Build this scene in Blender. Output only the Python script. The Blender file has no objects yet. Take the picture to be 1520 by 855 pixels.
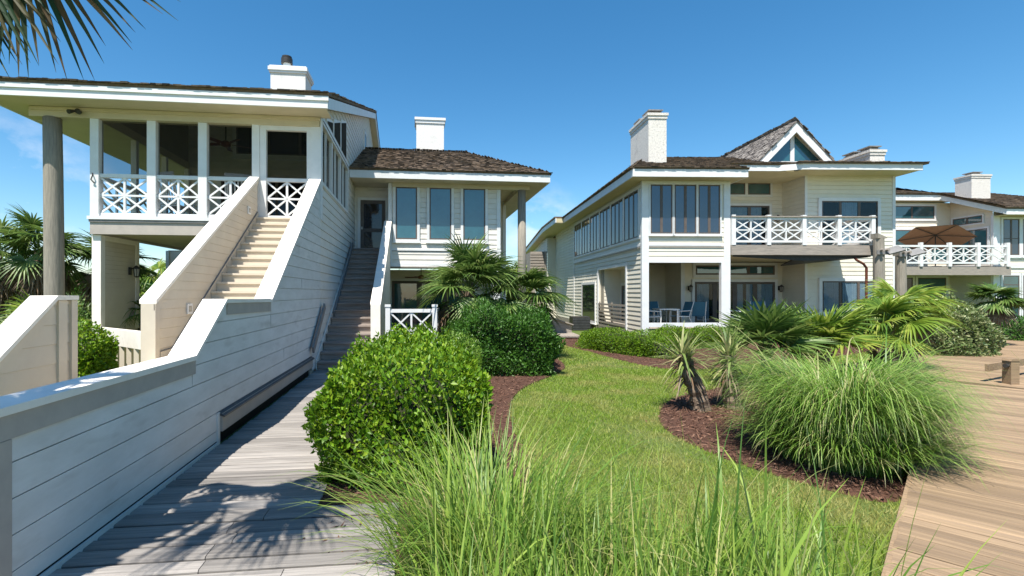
import bpy, math, random
import numpy as np
from mathutils import Vector, Matrix
random.seed(7); RNG = np.random.default_rng(11)
SC = bpy.context.scene
COL = SC.collection
CAMH = 1.9            # eye height above the ground; heights h below are measured from the eye
R = math.radians

# ------------------------------------------------------------------ materials
def _n(nt, t, **kw):
    n = nt.nodes.new(t)
    for k, v in kw.items():
        setattr(n, k, v)
    return n

def mat(name, col, col2=None, rough=.6, spec=.3, scale=3.0, stretch=(1, 1, 1), detail=6, lo=.35, hi=.65,
        island=0.0, islcols=None, bump=0.0, bscale=None, trans=0.0, metal=0.0, ior=None, spots=None):
    m = bpy.data.materials.new(name); m.use_nodes = True
    nt = m.node_tree; nt.nodes.clear()
    out = _n(nt, 'ShaderNodeOutputMaterial'); b = _n(nt, 'ShaderNodeBsdfPrincipled')
    b.inputs['Roughness'].default_value = rough
    b.inputs['Specular IOR Level'].default_value = spec
    b.inputs['Metallic'].default_value = metal
    if ior: b.inputs['IOR'].default_value = ior
    tc = _n(nt, 'ShaderNodeTexCoord'); mp = _n(nt, 'ShaderNodeMapping')
    mp.inputs['Scale'].default_value = stretch
    nt.links.new(tc.outputs['Object'], mp.inputs['Vector'])
    no = _n(nt, 'ShaderNodeTexNoise'); no.inputs['Scale'].default_value = scale; no.inputs['Detail'].default_value = detail
    no.inputs['Roughness'].default_value = .65
    vec = mp.outputs['Vector']
    geo = _n(nt, 'ShaderNodeNewGeometry')
    if island or islcols:
        ad = _n(nt, 'ShaderNodeVectorMath', operation='ADD')
        sc = _n(nt, 'ShaderNodeMath', operation='MULTIPLY'); sc.inputs[1].default_value = 57.0
        nt.links.new(geo.outputs['Random Per Island'], sc.inputs[0])
        nt.links.new(vec, ad.inputs[0]); nt.links.new(sc.outputs[0], ad.inputs[1]); vec = ad.outputs[0]
    nt.links.new(vec, no.inputs['Vector'])
    cur = None
    if islcols:
        rp = _n(nt, 'ShaderNodeValToRGB')
        els = rp.color_ramp.elements
        while len(els) < len(islcols): els.new(.5)
        for i, c in enumerate(islcols):
            els[i].position = i/(len(islcols)-1); els[i].color = (*c, 1)
        nt.links.new(geo.outputs['Random Per Island'], rp.inputs[0]); cur = rp.outputs[0]
    if col2 is not None:
        mr = _n(nt, 'ShaderNodeMapRange'); mr.inputs[1].default_value = lo; mr.inputs[2].default_value = hi
        nt.links.new(no.outputs[0], mr.inputs[0])
        mx = _n(nt, 'ShaderNodeMix', data_type='RGBA')
        nt.links.new(mr.outputs[0], mx.inputs[0])
        if cur is not None: nt.links.new(cur, mx.inputs[6])
        else: mx.inputs[6].default_value = (*col, 1)
        mx.inputs[7].default_value = (*col2, 1); cur = mx.outputs[2]
        if cur is not None and islcols: mr.inputs[4].default_value = .45
    if spots:
        sn = _n(nt, 'ShaderNodeTexNoise'); sn.inputs['Scale'].default_value = spots[1]; sn.inputs['Detail'].default_value = 4
        nt.links.new(mp.outputs['Vector'], sn.inputs['Vector'])
        sr = _n(nt, 'ShaderNodeMapRange'); sr.inputs[1].default_value = spots[2]; sr.inputs[2].default_value = spots[3]; sr.inputs[4].default_value = spots[4]
        nt.links.new(sn.outputs[0], sr.inputs[0])
        mx = _n(nt, 'ShaderNodeMix', data_type='RGBA'); nt.links.new(sr.outputs[0], mx.inputs[0])
        if cur is not None: nt.links.new(cur, mx.inputs[6])
        else: mx.inputs[6].default_value = (*col, 1)
        mx.inputs[7].default_value = (*spots[0], 1); cur = mx.outputs[2]
    if island:
        hs = _n(nt, 'ShaderNodeHueSaturation')
        mr2 = _n(nt, 'ShaderNodeMapRange'); mr2.inputs[3].default_value = 1-island; mr2.inputs[4].default_value = 1+island
        nt.links.new(geo.outputs['Random Per Island'], mr2.inputs[0]); nt.links.new(mr2.outputs[0], hs.inputs['Value'])
        if cur is not None: nt.links.new(cur, hs.inputs['Color'])
        else: hs.inputs['Color'].default_value = (*col, 1)
        cur = hs.outputs[0]
    if cur is not None: nt.links.new(cur, b.inputs['Base Color'])
    else: b.inputs['Base Color'].default_value = (*col, 1)
    if bump:
        bn = no
        if bscale:
            bn = _n(nt, 'ShaderNodeTexNoise'); bn.inputs['Scale'].default_value = bscale; bn.inputs['Detail'].default_value = 5
            nt.links.new(vec, bn.inputs['Vector'])
        bu = _n(nt, 'ShaderNodeBump'); bu.inputs['Strength'].default_value = bump; bu.inputs['Distance'].default_value = .02
        nt.links.new(bn.outputs[0], bu.inputs['Height']); nt.links.new(bu.outputs[0], b.inputs['Normal'])
    sh = b.outputs[0]
    if trans:
        t = _n(nt, 'ShaderNodeBsdfTranslucent'); mx = _n(nt, 'ShaderNodeMixShader'); mx.inputs[0].default_value = trans
        if cur is not None:
            g = _n(nt, 'ShaderNodeHueSaturation'); g.inputs['Value'].default_value = 1.5; g.inputs['Hue'].default_value = .49
            nt.links.new(cur, g.inputs['Color']); nt.links.new(g.outputs[0], t.inputs['Color'])
        else: t.inputs['Color'].default_value = (*col, 1)
        nt.links.new(sh, mx.inputs[1]); nt.links.new(t.outputs[0], mx.inputs[2]); sh = mx.outputs[0]
    nt.links.new(sh, out.inputs[0])
    return m

def clear_mat(name, tint, amount, surf, rough=.02, spec=.5):
    """glass or insect screen that lets part of the light through"""
    m = bpy.data.materials.new(name); m.use_nodes = True
    nt = m.node_tree; nt.nodes.clear()
    out = _n(nt, 'ShaderNodeOutputMaterial'); t = _n(nt, 'ShaderNodeBsdfTransparent'); t.inputs[0].default_value = (*tint, 1)
    b = _n(nt, 'ShaderNodeBsdfPrincipled'); b.inputs['Base Color'].default_value = (*surf, 1); b.inputs['Roughness'].default_value = rough
    b.inputs['IOR'].default_value = 1.9; b.inputs['Specular IOR Level'].default_value = spec
    mx = _n(nt, 'ShaderNodeMixShader'); mx.inputs[0].default_value = 1-amount
    nt.links.new(t.outputs[0], mx.inputs[1]); nt.links.new(b.outputs[0], mx.inputs[2]); nt.links.new(mx.outputs[0], out.inputs[0])
    return m

M = {}
M['siding'] = mat('painted_siding', (.74, .70, .63), (.66, .62, .55), rough=.55, scale=2.2, stretch=(1, 1, 2.5), spots=((.50, .47, .42), 1.3, .58, .8, .35), bump=.08, bscale=60)
M['wallpaint'] = mat('pale_wall_paint', (.72, .71, .68), (.61, .60, .57), rough=.5, scale=2.4, stretch=(1, .6, 2), spots=((.40, .38, .34), 3.1, .58, .78, .55), bump=.1, bscale=50)
M['siding_r'] = mat('cream_siding', (.76, .71, .59), (.70, .65, .54), rough=.55, scale=1.5, bump=.06, bscale=50)
M['beige'] = mat('beige_stair_paint', (.62, .55, .44), (.56, .49, .395), rough=.6, scale=2, bump=.06, bscale=50)
M['capbeige'] = mat('cap_paint', (.86, .80, .72), (.78, .72, .64), rough=.5, scale=2.5, spots=((.55, .5, .45), 6, .62, .75, .4))
M['tan'] = mat('tan_trim', (.44, .39, .34), (.38, .34, .30), rough=.6, scale=4)
M['white'] = mat('white_trim', (.74, .74, .73), (.67, .67, .66), rough=.45, scale=3)
M['soffit'] = mat('soffit_paint', (.60, .52, .38), (.54, .47, .34), rough=.7, scale=2)
M['soffit_r'] = mat('soffit_paint_yellow', (.62, .54, .33), (.56, .49, .30), rough=.7, scale=2)
M['stucco'] = mat('white_stucco', (.78, .76, .72), (.66, .64, .61), rough=.85, scale=14, bump=.6, bscale=45, spots=((.45, .43, .40), 2.2, .56, .78, .4))
M['brickpaint'] = mat('weathered_painted_masonry', (.70, .66, .60), (.36, .33, .30), rough=.85, scale=16, lo=.48, hi=.75, bump=.8, bscale=30, spots=((.30, .28, .26), 2, .58, .75, .6))
M['lead'] = mat('chimney_cap_metal', (.16, .15, .14), (.28, .26, .24), rough=.6, scale=6)
M['shake'] = mat('wood_shake', (.10, .07, .05), (.05, .04, .03), rough=.9, scale=7, island=.45,
                 islcols=[(.06, .046, .035), (.14, .10, .07), (.21, .15, .10), (.095, .07, .052)], bump=.5, bscale=40)
M['shake_grey'] = mat('grey_wood_shake', (.2, .18, .16), (.1, .09, .08), rough=.9, scale=7, island=.35,
                      islcols=[(.13, .11, .10), (.24, .21, .19), (.19, .17, .15), (.29, .26, .23)], bump=.5, bscale=40)
M['log'] = mat('weathered_log', (.34, .30, .24), (.20, .18, .15), rough=.85, scale=5, stretch=(6, 6, .5), bump=.5, lo=.3, hi=.7)
M['deckgrey'] = mat('grey_deck_boards', (.34, .31, .28), (.145, .132, .122), rough=.8, scale=2.2, stretch=(.5, 12, 12), island=.3, bump=.6, lo=.3, hi=.8,
                    spots=((.10, .09, .085), 3, .56, .72, .6))
M['deckbrown'] = mat('brown_deck_boards', (.34, .235, .14), (.17, .115, .07), rough=.75, scale=2.6, stretch=(.45, 16, 16), island=.24, bump=.45, lo=.32, hi=.75,
                     spots=((.19, .135, .095), 1.6, .5, .72, .55))
M['stepwood'] = mat('dark_step_wood', (.34, .28, .245), (.19, .16, .14), rough=.8, scale=3, stretch=(.7, 10, 10), island=.2, bump=.3)
M['greywood'] = mat('weathered_grey_wood', (.36, .31, .26), (.25, .22, .19), rough=.8, scale=3, stretch=(1, 10, 10), bump=.3)
M['rail'] = mat('grey_handrail', (.24, .23, .22), (.17, .165, .16), rough=.6, scale=5)
M['flash'] = mat('dark_flashing', (.05, .055, .06), (.08, .085, .09), rough=.4, scale=5)
M['black'] = mat('dark_void', (.012, .012, .012), rough=.9)  # near-black that stands in for shade in gaps, openings and window backs
M['dark'] = mat('dark_metal', (.03, .028, .026), (.05, .045, .04), rough=.45, scale=9)
M['bronze'] = mat('bronze_sash', (.10, .08, .07), (.13, .105, .09), rough=.5, scale=6)
M['glass'] = mat('window_glass', (.03, .115, .135), (.018, .07, .085), rough=.03, spec=.5, ior=2.0, scale=.7, bump=.12, bscale=1.3)  # teal base puts part of the reflected sky into the colour
M['glassblue'] = mat('window_glass_blue', (.022, .032, .06), (.012, .016, .03), rough=.03, spec=.5, ior=2.0, scale=.8, bump=.12, bscale=1.3)
M['glassdark'] = mat('dark_window_glass', (.012, .012, .016), (.02, .02, .025), rough=.04, spec=.5, ior=1.55, scale=.8, bump=.12, bscale=1.3)
M['clear'] = clear_mat('clear_glass', (.8, .88, .92), .78, (.01, .03, .04))
M['screen'] = clear_mat('insect_screen', (.85, .85, .85), .8, (.03, .03, .028), .9, 0)
M['meshdark'] = mat('dark_screen_mesh', (.05, .045, .035), (.035, .03, .025), rough=.9, spec=.05)
M['curtain'] = mat('curtain_cloth', (.75, .80, .86), (.62, .67, .74), rough=.9, scale=4)
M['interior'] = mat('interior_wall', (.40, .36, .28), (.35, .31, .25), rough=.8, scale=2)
M['fanwood'] = mat('red_brown_wood', (.16, .05, .025), (.10, .03, .018), rough=.45, scale=6)
M['sling'] = mat('blue_sling_fabric', (.05, .16, .24), (.04, .13, .20), rough=.8, scale=30)
M['umbrella'] = mat('tan_umbrella_cloth', (.30, .17, .105), (.26, .145, .09), rough=.9, scale=5)
M['lampglass'] = mat('lantern_glass', (.35, .33, .28), rough=.15)
M['mulch'] = mat('mulch', (.115, .054, .034), (.05, .025, .017), rough=.95, scale=22, bump=1.0, bscale=40)
M['chips'] = mat('mulch_chips', (.12, .06, .04), rough=.95, scale=9, islcols=[(.045, .022, .015), (.14, .066, .042), (.24, .14, .095), (.09, .042, .028)])
M['ground'] = mat('lawn_soil', (.075, .12, .022), (.15, .15, .05), rough=.95, scale=1.1, lo=.4, hi=.75, bump=.6, bscale=60, spots=((.05, .085, .018), 9, .5, .7, .6))
G = lambda *c: list(c)
M['turf'] = mat('turf_blades', (.1, .2, .03), rough=.5, scale=1, trans=.35, islcols=[(.10, .20, .014), (.19, .30, .028), (.29, .36, .05), (.14, .25, .02), (.40, .40, .14)], spots=((.40, .35, .13), 1.0, .46, .66, .75))
M['hedge'] = mat('hedge_leaf', (.1, .2, .03), rough=.45, spec=.3, scale=1, trans=.25, islcols=[(.028, .085, .004), (.095, .205, .006), (.17, .30, .012), (.06, .145, .006), (.24, .34, .02), (.05, .12, .006)])
M['hedgelight'] = mat('hedge_leaf_light', (.1, .2, .03), rough=.35, spec=.4, scale=1, trans=.25, islcols=[(.08, .17, .015), (.13, .24, .025), (.19, .29, .035), (.10, .20, .02)])
M['hedgedark'] = mat('hedge_leaf_dark', (.05, .12, .02), rough=.45, spec=.3, scale=1, trans=.22, islcols=[(.022, .070, .010), (.045, .125, .014), (.075, .175, .02), (.035, .10, .012)])
M['variegated'] = mat('variegated_leaf', (.1, .15, .05), rough=.4, spec=.4, scale=1, trans=.2, islcols=[(.06, .11, .03), (.12, .18, .05), (.20, .25, .09), (.34, .34, .17), (.08, .14, .035)])
M['palm'] = mat('palm_leaf', (.06, .12, .03), rough=.4, spec=.4, scale=1, trans=.25, islcols=[(.045, .095, .02), (.085, .155, .032), (.14, .22, .05), (.20, .26, .08)])
M['palmbright'] = mat('palm_leaf_bright', (.1, .18, .03), rough=.4, spec=.4, scale=1, trans=.3, islcols=[(.07, .14, .016), (.13, .22, .026), (.21, .30, .04), (.32, .36, .07)])
M['palmdead'] = mat('dead_frond', (.2, .14, .09), rough=.8, scale=1, trans=.15, islcols=[(.11, .08, .055), (.20, .15, .10), (.28, .22, .155), (.16, .085, .04)])
M['palmtip'] = mat('browning_palm_leaf', (.08, .07, .03), rough=.5, scale=1, trans=.25, islcols=[(.02, .05, .025), (.03, .07, .03), (.11, .07, .03), (.03, .06, .025), (.20, .13, .06)])
M['yucca'] = mat('yucca_leaf', (.15, .17, .07), rough=.5, scale=1, trans=.2, islcols=[(.09, .15, .035), (.17, .23, .06), (.27, .30, .11), (.38, .35, .17)])
M['trunk'] = mat('fibrous_trunk', (.24, .18, .13), (.10, .07, .05), rough=.95, scale=9, stretch=(1, 1, 2.2), bump=1.0, lo=.35, hi=.65)
M['pampas'] = mat('pampas_blade', (.12, .2, .07), rough=.45, spec=.4, scale=1, trans=.3, islcols=[(.055, .14, .014), (.13, .25, .03), (.22, .35, .06), (.32, .42, .12), (.16, .29, .04), (.45, .39, .2)])
M['tallgrass'] = mat('tall_grass_blade', (.12, .2, .07), rough=.45, spec=.4, scale=1, trans=.35, islcols=[(.05, .12, .014), (.14, .25, .032), (.23, .34, .05), (.32, .41, .08), (.12, .23, .035), (.16, .27, .045), (.50, .45, .19)])
M['coreshade'] = mat('hedge_core_shade', (.035, .04, .016), (.02, .024, .01), rough=.9, scale=8)  # dark hedge core colour, shade within the leaves painted in

# ------------------------------------------------------------------ mesh builder
BASE = {}
def V3(*a): return Vector(a)
class MB:
    def __init__(s): s.v = []; s.f = []
    def add(s, vs, fs):
        o = len(s.v); s.v += [tuple(p) for p in vs]; s.f += [tuple(i+o for i in f) for f in fs]
    def box(s, x0, x1, y0, y1, z0, z1):
        s.add([(x0, y0, z0), (x1, y0, z0), (x1, y1, z0), (x0, y1, z0), (x0, y0, z1), (x1, y0, z1), (x1, y1, z1), (x0, y1, z1)],
              [(0, 3, 2, 1), (4, 5, 6, 7), (0, 1, 5, 4), (1, 2, 6, 5), (2, 3, 7, 6), (3, 0, 4, 7)]); return s
    def bar(s, p, q, w, t, up=(0, 0, 1)):
        """box from p to q; w across (perpendicular to up), t along up"""
        p = Vector(p); q = Vector(q); d = (q-p).normalized(); up = Vector(up)
        if abs(d.dot(up)) > .98: up = Vector((0, 1, 0)) if abs(d.y) < .9 else Vector((1, 0, 0))
        a = d.cross(up).normalized(); b = a.cross(d).normalized()
        a *= w/2; b *= t/2
        s.add([p-a-b, p+a-b, p+a+b, p-a+b, q-a-b, q+a-b, q+a+b, q-a+b],
              [(0, 1, 2, 3), (7, 6, 5, 4), (0, 4, 5, 1), (1, 5, 6, 2), (2, 6, 7, 3), (3, 7, 4, 0)]); return s
    def tube(s, pts, rad, n=10, wob=0):
        pts = [Vector(p) for p in pts]; rings = []
        if not hasattr(rad, '__len__'): rad = [rad]*len(pts)
        for i, p in enumerate(pts):
            d = (pts[min(i+1, len(pts)-1)]-pts[max(i-1, 0)]).normalized()
            r = Vector((1, 0, 0)) if abs(d.x) < .8 else Vector((0, 1, 0))
            a = d.cross(r).normalized(); b = d.cross(a)
            rings.append([p+(a*math.cos(2*math.pi*k/n)+b*math.sin(2*math.pi*k/n))*rad[i]*(1+random.uniform(-wob, wob)) for k in range(n)])
        vs = [p for r in rings for p in r]; fs = []
        for i in range(len(pts)-1):
            for k in range(n):
                k2 = (k+1) % n; fs.append((i*n+k, i*n+k2, (i+1)*n+k2, (i+1)*n+k))
        fs.append(tuple(range(n))[::-1]); fs.append(tuple((len(pts)-1)*n+k for k in range(n)))
        s.add(vs, fs); return s
    def prism(s, pts, off):
        """planar polygon (3D points) extruded by vector off"""
        n = len(pts); off = Vector(off); a = [Vector(p) for p in pts]; b = [p+off for p in a]
        s.add(a+b, [tuple(range(n))[::-1], tuple(range(n, 2*n))]+[(i, (i+1) % n, n+(i+1) % n, n+i) for i in range(n)]); return s
    def strip(s, line, d0, d1, u0, u1):
        """ribbon following a (v,h) polyline, from height offset d0 to d1, between u0 and u1"""
        n = len(line); vs = []
        for (v, h) in line:
            vs += [(u0, v, h+d0), (u1, v, h+d0), (u1, v, h+d1), (u0, v, h+d1)]
        fs = [(0, 1, 2, 3), tuple(4*(n-1)+k for k in (3, 2, 1, 0))]
        for i in range(n-1):
            for k in range(4):
                fs.append((4*i+k, 4*i+4+k, 4*i+4+(k+1) % 4, 4*i+(k+1) % 4))
        s.add(vs, fs); return s
    def siding(s, O, S, N, prof, pitch=.2, lap=.018, h_start=None, holes=(), groove=.012, flat=False):
        O = Vector(O); S = Vector(S).normalized(); N = Vector(N).normalized()
        ha, hb = prof[0][0], prof[-1][0]
        if h_start is None: h_start = ha
        def lim(h):
            for (a, l0, r0), (b, l1, r1) in zip(prof, prof[1:]):
                if a-1e-9 <= h <= b+1e-9:
                    t = 0 if b-a < 1e-9 else (h-a)/(b-a); return l0+(l1-l0)*t, r0+(r1-r0)*t
            return prof[-1][1:]
        cuts = {ha, hb}
        for p in prof: cuts.add(p[0])
        for hl in holes: cuts |= {min(max(hl[2], ha), hb), min(max(hl[3], ha), hb)}
        k = math.floor((ha-h_start)/pitch)
        while h_start+k*pitch < hb:
            c = h_start+k*pitch
            if c > ha: cuts.add(c)
            if ha < c+groove < hb: cuts.add(c+groove)
            k += 1
        cs = sorted(cuts)
        P = lambda x, h, o: O+S*x+Vector((0, 0, h))+N*o
        for a, b in zip(cs, cs[1:]):
            if b-a < 1e-6: continue
            mid = (a+b)/2; c0 = h_start+math.floor((mid-h_start)/pitch)*pitch
            ing = mid-c0 < groove
            tp = .25 if flat else 1.0
            oa = lap*(1-tp*(a-c0)/pitch); ob = lap*(1-tp*(b-c0)/pitch)
            if ing: oa = ob = -.014
            e = 1e-7
            la, ra = lim(a+e); lb, rb = lim(b-e)
            segs = [((la, lb), (ra, rb))]
            for (x0, x1, h0, h1) in holes:
                if h0-1e-6 <= mid <= h1+1e-6:
                    ns = []
                    for (l, r) in segs:
                        if x1 <= min(l) or x0 >= max(r): ns.append((l, r)); continue
                        if x0 > max(l): ns.append((l, (x0, x0)))
                        if x1 < min(r): ns.append(((x1, x1), r))
                    segs = ns
            for (l, r) in segs:
                s.add([P(l[0], a, oa), P(r[0], a, oa), P(r[1], b, ob), P(l[1], b, ob)], [(0, 1, 2, 3)])
                if abs(a-c0) < 1e-6 and ing:
                    o2 = lap*(1-tp); s.add([P(l[0], a, o2), P(r[0], a, o2), P(r[0], a, oa), P(l[0], a, oa)], [(0, 1, 2, 3)])
                if abs(a-c0-groove) < 1e-6 and not ing:
                    s.add([P(l[0], a, -.014), P(r[0], a, -.014), P(r[0], a, oa), P(l[0], a, oa)], [(0, 1, 2, 3)])
        return s
    def build(s, name, m, parent=None, T=0, base=None, smooth=False):
        me = bpy.data.meshes.new(name)
        if parent is not None: b = BASE[parent.name]
        else: b = base or (0, 0, -CAMH)
        me.from_pydata([(p[0]-b[0], p[1]-b[1], p[2]-b[2]) for p in s.v], [], s.f)
        me.materials.append(M[m] if isinstance(m, str) else m)
        if smooth: me.polygons.foreach_set('use_smooth', [True]*len(me.polygons))
        me.update()
        return link(name, me, parent, T, b)

def w(T, p):
    c, s_ = math.cos(R(T)), math.sin(R(T)); return (p[0]*c-p[1]*s_, p[0]*s_+p[1]*c, p[2]+CAMH)
def link(name, me, parent, T, b):
    o = bpy.data.objects.new(name, me); COL.objects.link(o)
    BASE[o.name] = b
    if parent is not None: o.parent = parent
    else: o.location = w(T, b); o.rotation_euler = (0, 0, R(T))
    return o
def thing(name, T, base, label, cat, group=None):
    o = bpy.data.objects.new(name, None); COL.objects.link(o); o.empty_display_size = .3
    o.location = w(T, base); o.rotation_euler = (0, 0, R(T)); BASE[o.name] = base
    return tag(o, label, cat, group)
def tag(o, label=None, cat=None, group=None, kind=None):
    if label: o['label'] = label
    if cat: o['category'] = cat
    if group: o['group'] = group
    if kind: o['kind'] = kind
    return o
def np_obj(name, vs, fs, m, parent=None, T=0, base=None, smooth=False):
    """big mesh from arrays; vs in eye-relative heights (x, y, h)"""
    b = BASE[parent.name] if parent is not None else (base or (0, 0, -CAMH))
    vs = np.asarray(vs, dtype=np.float32)-np.array(b, dtype=np.float32)
    me = bpy.data.meshes.new(name); k = fs.shape[1]; n = len(fs)
    me.vertices.add(len(vs)); me.vertices.foreach_set('co', vs.ravel())
    me.loops.add(n*k); me.loops.foreach_set('vertex_index', fs.ravel().astype(np.int32))
    me.polygons.add(n); me.polygons.foreach_set('loop_start', np.arange(0, n*k, k, dtype=np.int32))
    me.polygons.foreach_set('loop_total', np.full(n, k, dtype=np.int32))
    if smooth: me.polygons.foreach_set('use_smooth', np.ones(n, dtype=bool))
    me.materials.append(M[m]); me.update(calc_edges=True)
    return link(name, me, parent, T, b)

def shingles(mb, P0, U, W, poly, expo=.15, seed=1, thick=.03, over=.05):
    rnd = random.Random(seed)
    P0 = Vector(P0); U = Vector(U).normalized(); W = Vector(W).normalized(); N = U.cross(W).normalized()
    if N.z < 0: N = -N
    us = [p[0] for p in poly]; ws = [p[1] for p in poly]
    def inside(x, y):
        c = False; n = len(poly)
        for i in range(n):
            x1, y1 = poly[i]; x2, y2 = poly[(i+1) % n]
            if (y1 > y) != (y2 > y) and x < (x2-x1)*(y-y1)/(y2-y1)+x1: c = not c
        return c
    wv = min(ws)
    while wv < max(ws):
        x = min(us)+rnd.uniform(-.1, 0)
        while x < max(us):
            wd = rnd.uniform(.09, .2)
            if inside(x+wd/2, wv+expo*.3):
                j = rnd.uniform(-.035, .02) if wv > min(ws)+.01 else rnd.uniform(-.012, .004); L = expo*1.9; t = thick*rnd.uniform(.6, 1.5); lift = rnd.uniform(0, .012)
                a = P0+U*(x+.004)+W*(wv+j); b = P0+U*(x+wd-.004)+W*(wv+j)
                mb.add([a+N*lift, b+N*lift, b+N*(lift+t), a+N*(lift+t), a+W*L, b+W*L, b+W*L+N*.006, a+W*L+N*.006],
                       [(0, 1, 2, 3), (3, 2, 6, 7), (1, 5, 6, 2), (0, 3, 7, 4)])
            x += wd
        wv += expo
    return mb

def roof_plane(parent, pts, m, thick=.07, expo=.15, seed=1, name='roof'):
    """pts: 3D polygon, first edge is the eave; slab + shakes"""
    pts = [Vector(p) for p in pts]; U = (pts[1]-pts[0]).normalized()
    N = (pts[1]-pts[0]).cross(pts[2]-pts[0]).normalized()
    if N.z < 0: N = -N
    W = N.cross(U)
    if W.z < 0: W = -W
    mb = MB(); mb.prism([p-N*thick for p in pts], N*thick)
    poly = [((p-pts[0]).dot(U), (p-pts[0]).dot(W)) for p in pts]
    if expo: shingles(mb, pts[0]-W*.04, U, W, poly, expo, seed)
    return mb.build(name, m, parent)

def window(parent, O, S, N, x0, x1, h0, h1, panes=1, glass='glass', trim='white', tw=.1, sill=True, sash='bronze', curtain=None, rows=None, off=.02, sw=.05):
    """window with a proud trim, a dark sash and glass; x along S, heights from the eye"""
    O = Vector(O); S = Vector(S).normalized(); N = Vector(N).normalized()
    def bx(mb, a, b, c, d, n0, n1):
        P = lambda x, h, n: O+S*x+N*n+Vector((0, 0, h))
        mb.add([P(a, c, n0), P(b, c, n0), P(b, c, n1), P(a, c, n1), P(a, d, n0), P(b, d, n0), P(b, d, n1), P(a, d, n1)],
               [(0, 1, 2, 3), (7, 6, 5, 4), (0, 4, 5, 1), (1, 5, 6, 2), (2, 6, 7, 3), (3, 7, 4, 0)])
    t = MB()
    if tw > 0:
        bx(t, x0-tw, x0, h0-tw, h1+tw, off-.02, off+.045); bx(t, x1, x1+tw, h0-tw, h1+tw, off-.02, off+.045)
        bx(t, x0, x1, h1, h1+tw, off-.02, off+.043); bx(t, x0, x1, h0-tw, h0, off-.02, off+.043)
        if sill: bx(t, x0-tw-.03, x1+tw+.03, h0-tw-.045, h0-tw, off-.02, off+.075)
    else: bx(t, x0, x1, h0-.01, h0, off, off+.02)
    win = t.build('window', trim, parent)
    f = MB(); wd = (x1-x0)/panes
    for i in range(panes):
        a = x0+i*wd; b = a+wd
        bx(f, a, a+sw, h0, h1, off, off+.034); bx(f, b-sw, b, h0, h1, off, off+.034)
        bx(f, a+sw, b-sw, h0, h0+sw, off, off+.032); bx(f, a+sw, b-sw, h1-sw, h1, off, off+.032)
        if rows:
            for rr in rows: bx(f, a+sw, b-sw, rr-.02, rr+.02, off, off+.030)
    f.build('sash', sash, win)
    g = MB()
    for i in range(panes):
        a = x0+i*wd; b = a+wd
        bx(g, a+sw*.8, b-sw*.8, h0+sw*.8, h1-sw*.8, off+.018, off+.023)
    g.build('pane', 'clear' if curtain else glass, win)
    if curtain:
        bk = MB(); bx(bk, x0+.01, x1-.01, h0+.01, h1-.01, -.02+off, -.012+off); bk.build('dark_backing', 'black', win)
        for (a, b) in curtain:
            n = max(6, int((b-a)/.02)); vs = []; fs = []; ph = random.random()*6
            for i in range(n+1):
                x = a+(b-a)*i/n; o_ = off+.003+.009*math.sin(ph+x*70+1.2*math.sin(x*13))
                vs += [O+S*x+N*o_+Vector((0, 0, h0+.02)), O+S*x+N*o_+Vector((0, 0, h1-.02))]
            for i in range(n): fs.append((2*i, 2*i+2, 2*i+3, 2*i+1))
            c = MB(); c.add(vs, fs); c.build('curtain', 'curtain', win, smooth=True)
    return win

def x_panel(mb, p, q, h0, h1, cols=2, rows=2, k=1.0):
    """railing panel of crossed bars between plan points p and q"""
    p = Vector((p[0], p[1], 0)); q = Vector((q[0], q[1], 0)); z = lambda h: Vector((0, 0, h))
    n = Vector((-(q-p).y, (q-p).x, 0)).normalized()
    mb.bar(p+z(h1-.045), q+z(h1-.045), .085*k, .09*k); mb.bar(p+z(h0+.04), q+z(h0+.04), .075*k, .08*k)
    a, b = h0+.08*k, h1-.09*k
    for r in range(1, rows): mb.bar(p+z(a+(b-a)*r/rows), q+z(a+(b-a)*r/rows), .046*k, .044*k)
    for c in range(1, cols):
        m_ = p.lerp(q, c/cols); mb.bar(m_+z(a), m_+z(b), .050*k, .046*k, up=n)
    for c in range(cols):
        for r in range(rows):
            l = p.lerp(q, c/cols); m_ = p.lerp(q, (c+1)/cols); lo = a+(b-a)*r/rows; hi = a+(b-a)*(r+1)/rows
            mb.bar(l+z(lo), m_+z(hi), .04*k, .036*k, up=n); mb.bar(l+z(hi), m_+z(lo), .04*k, .040*k, up=n)
    return mb

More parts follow.
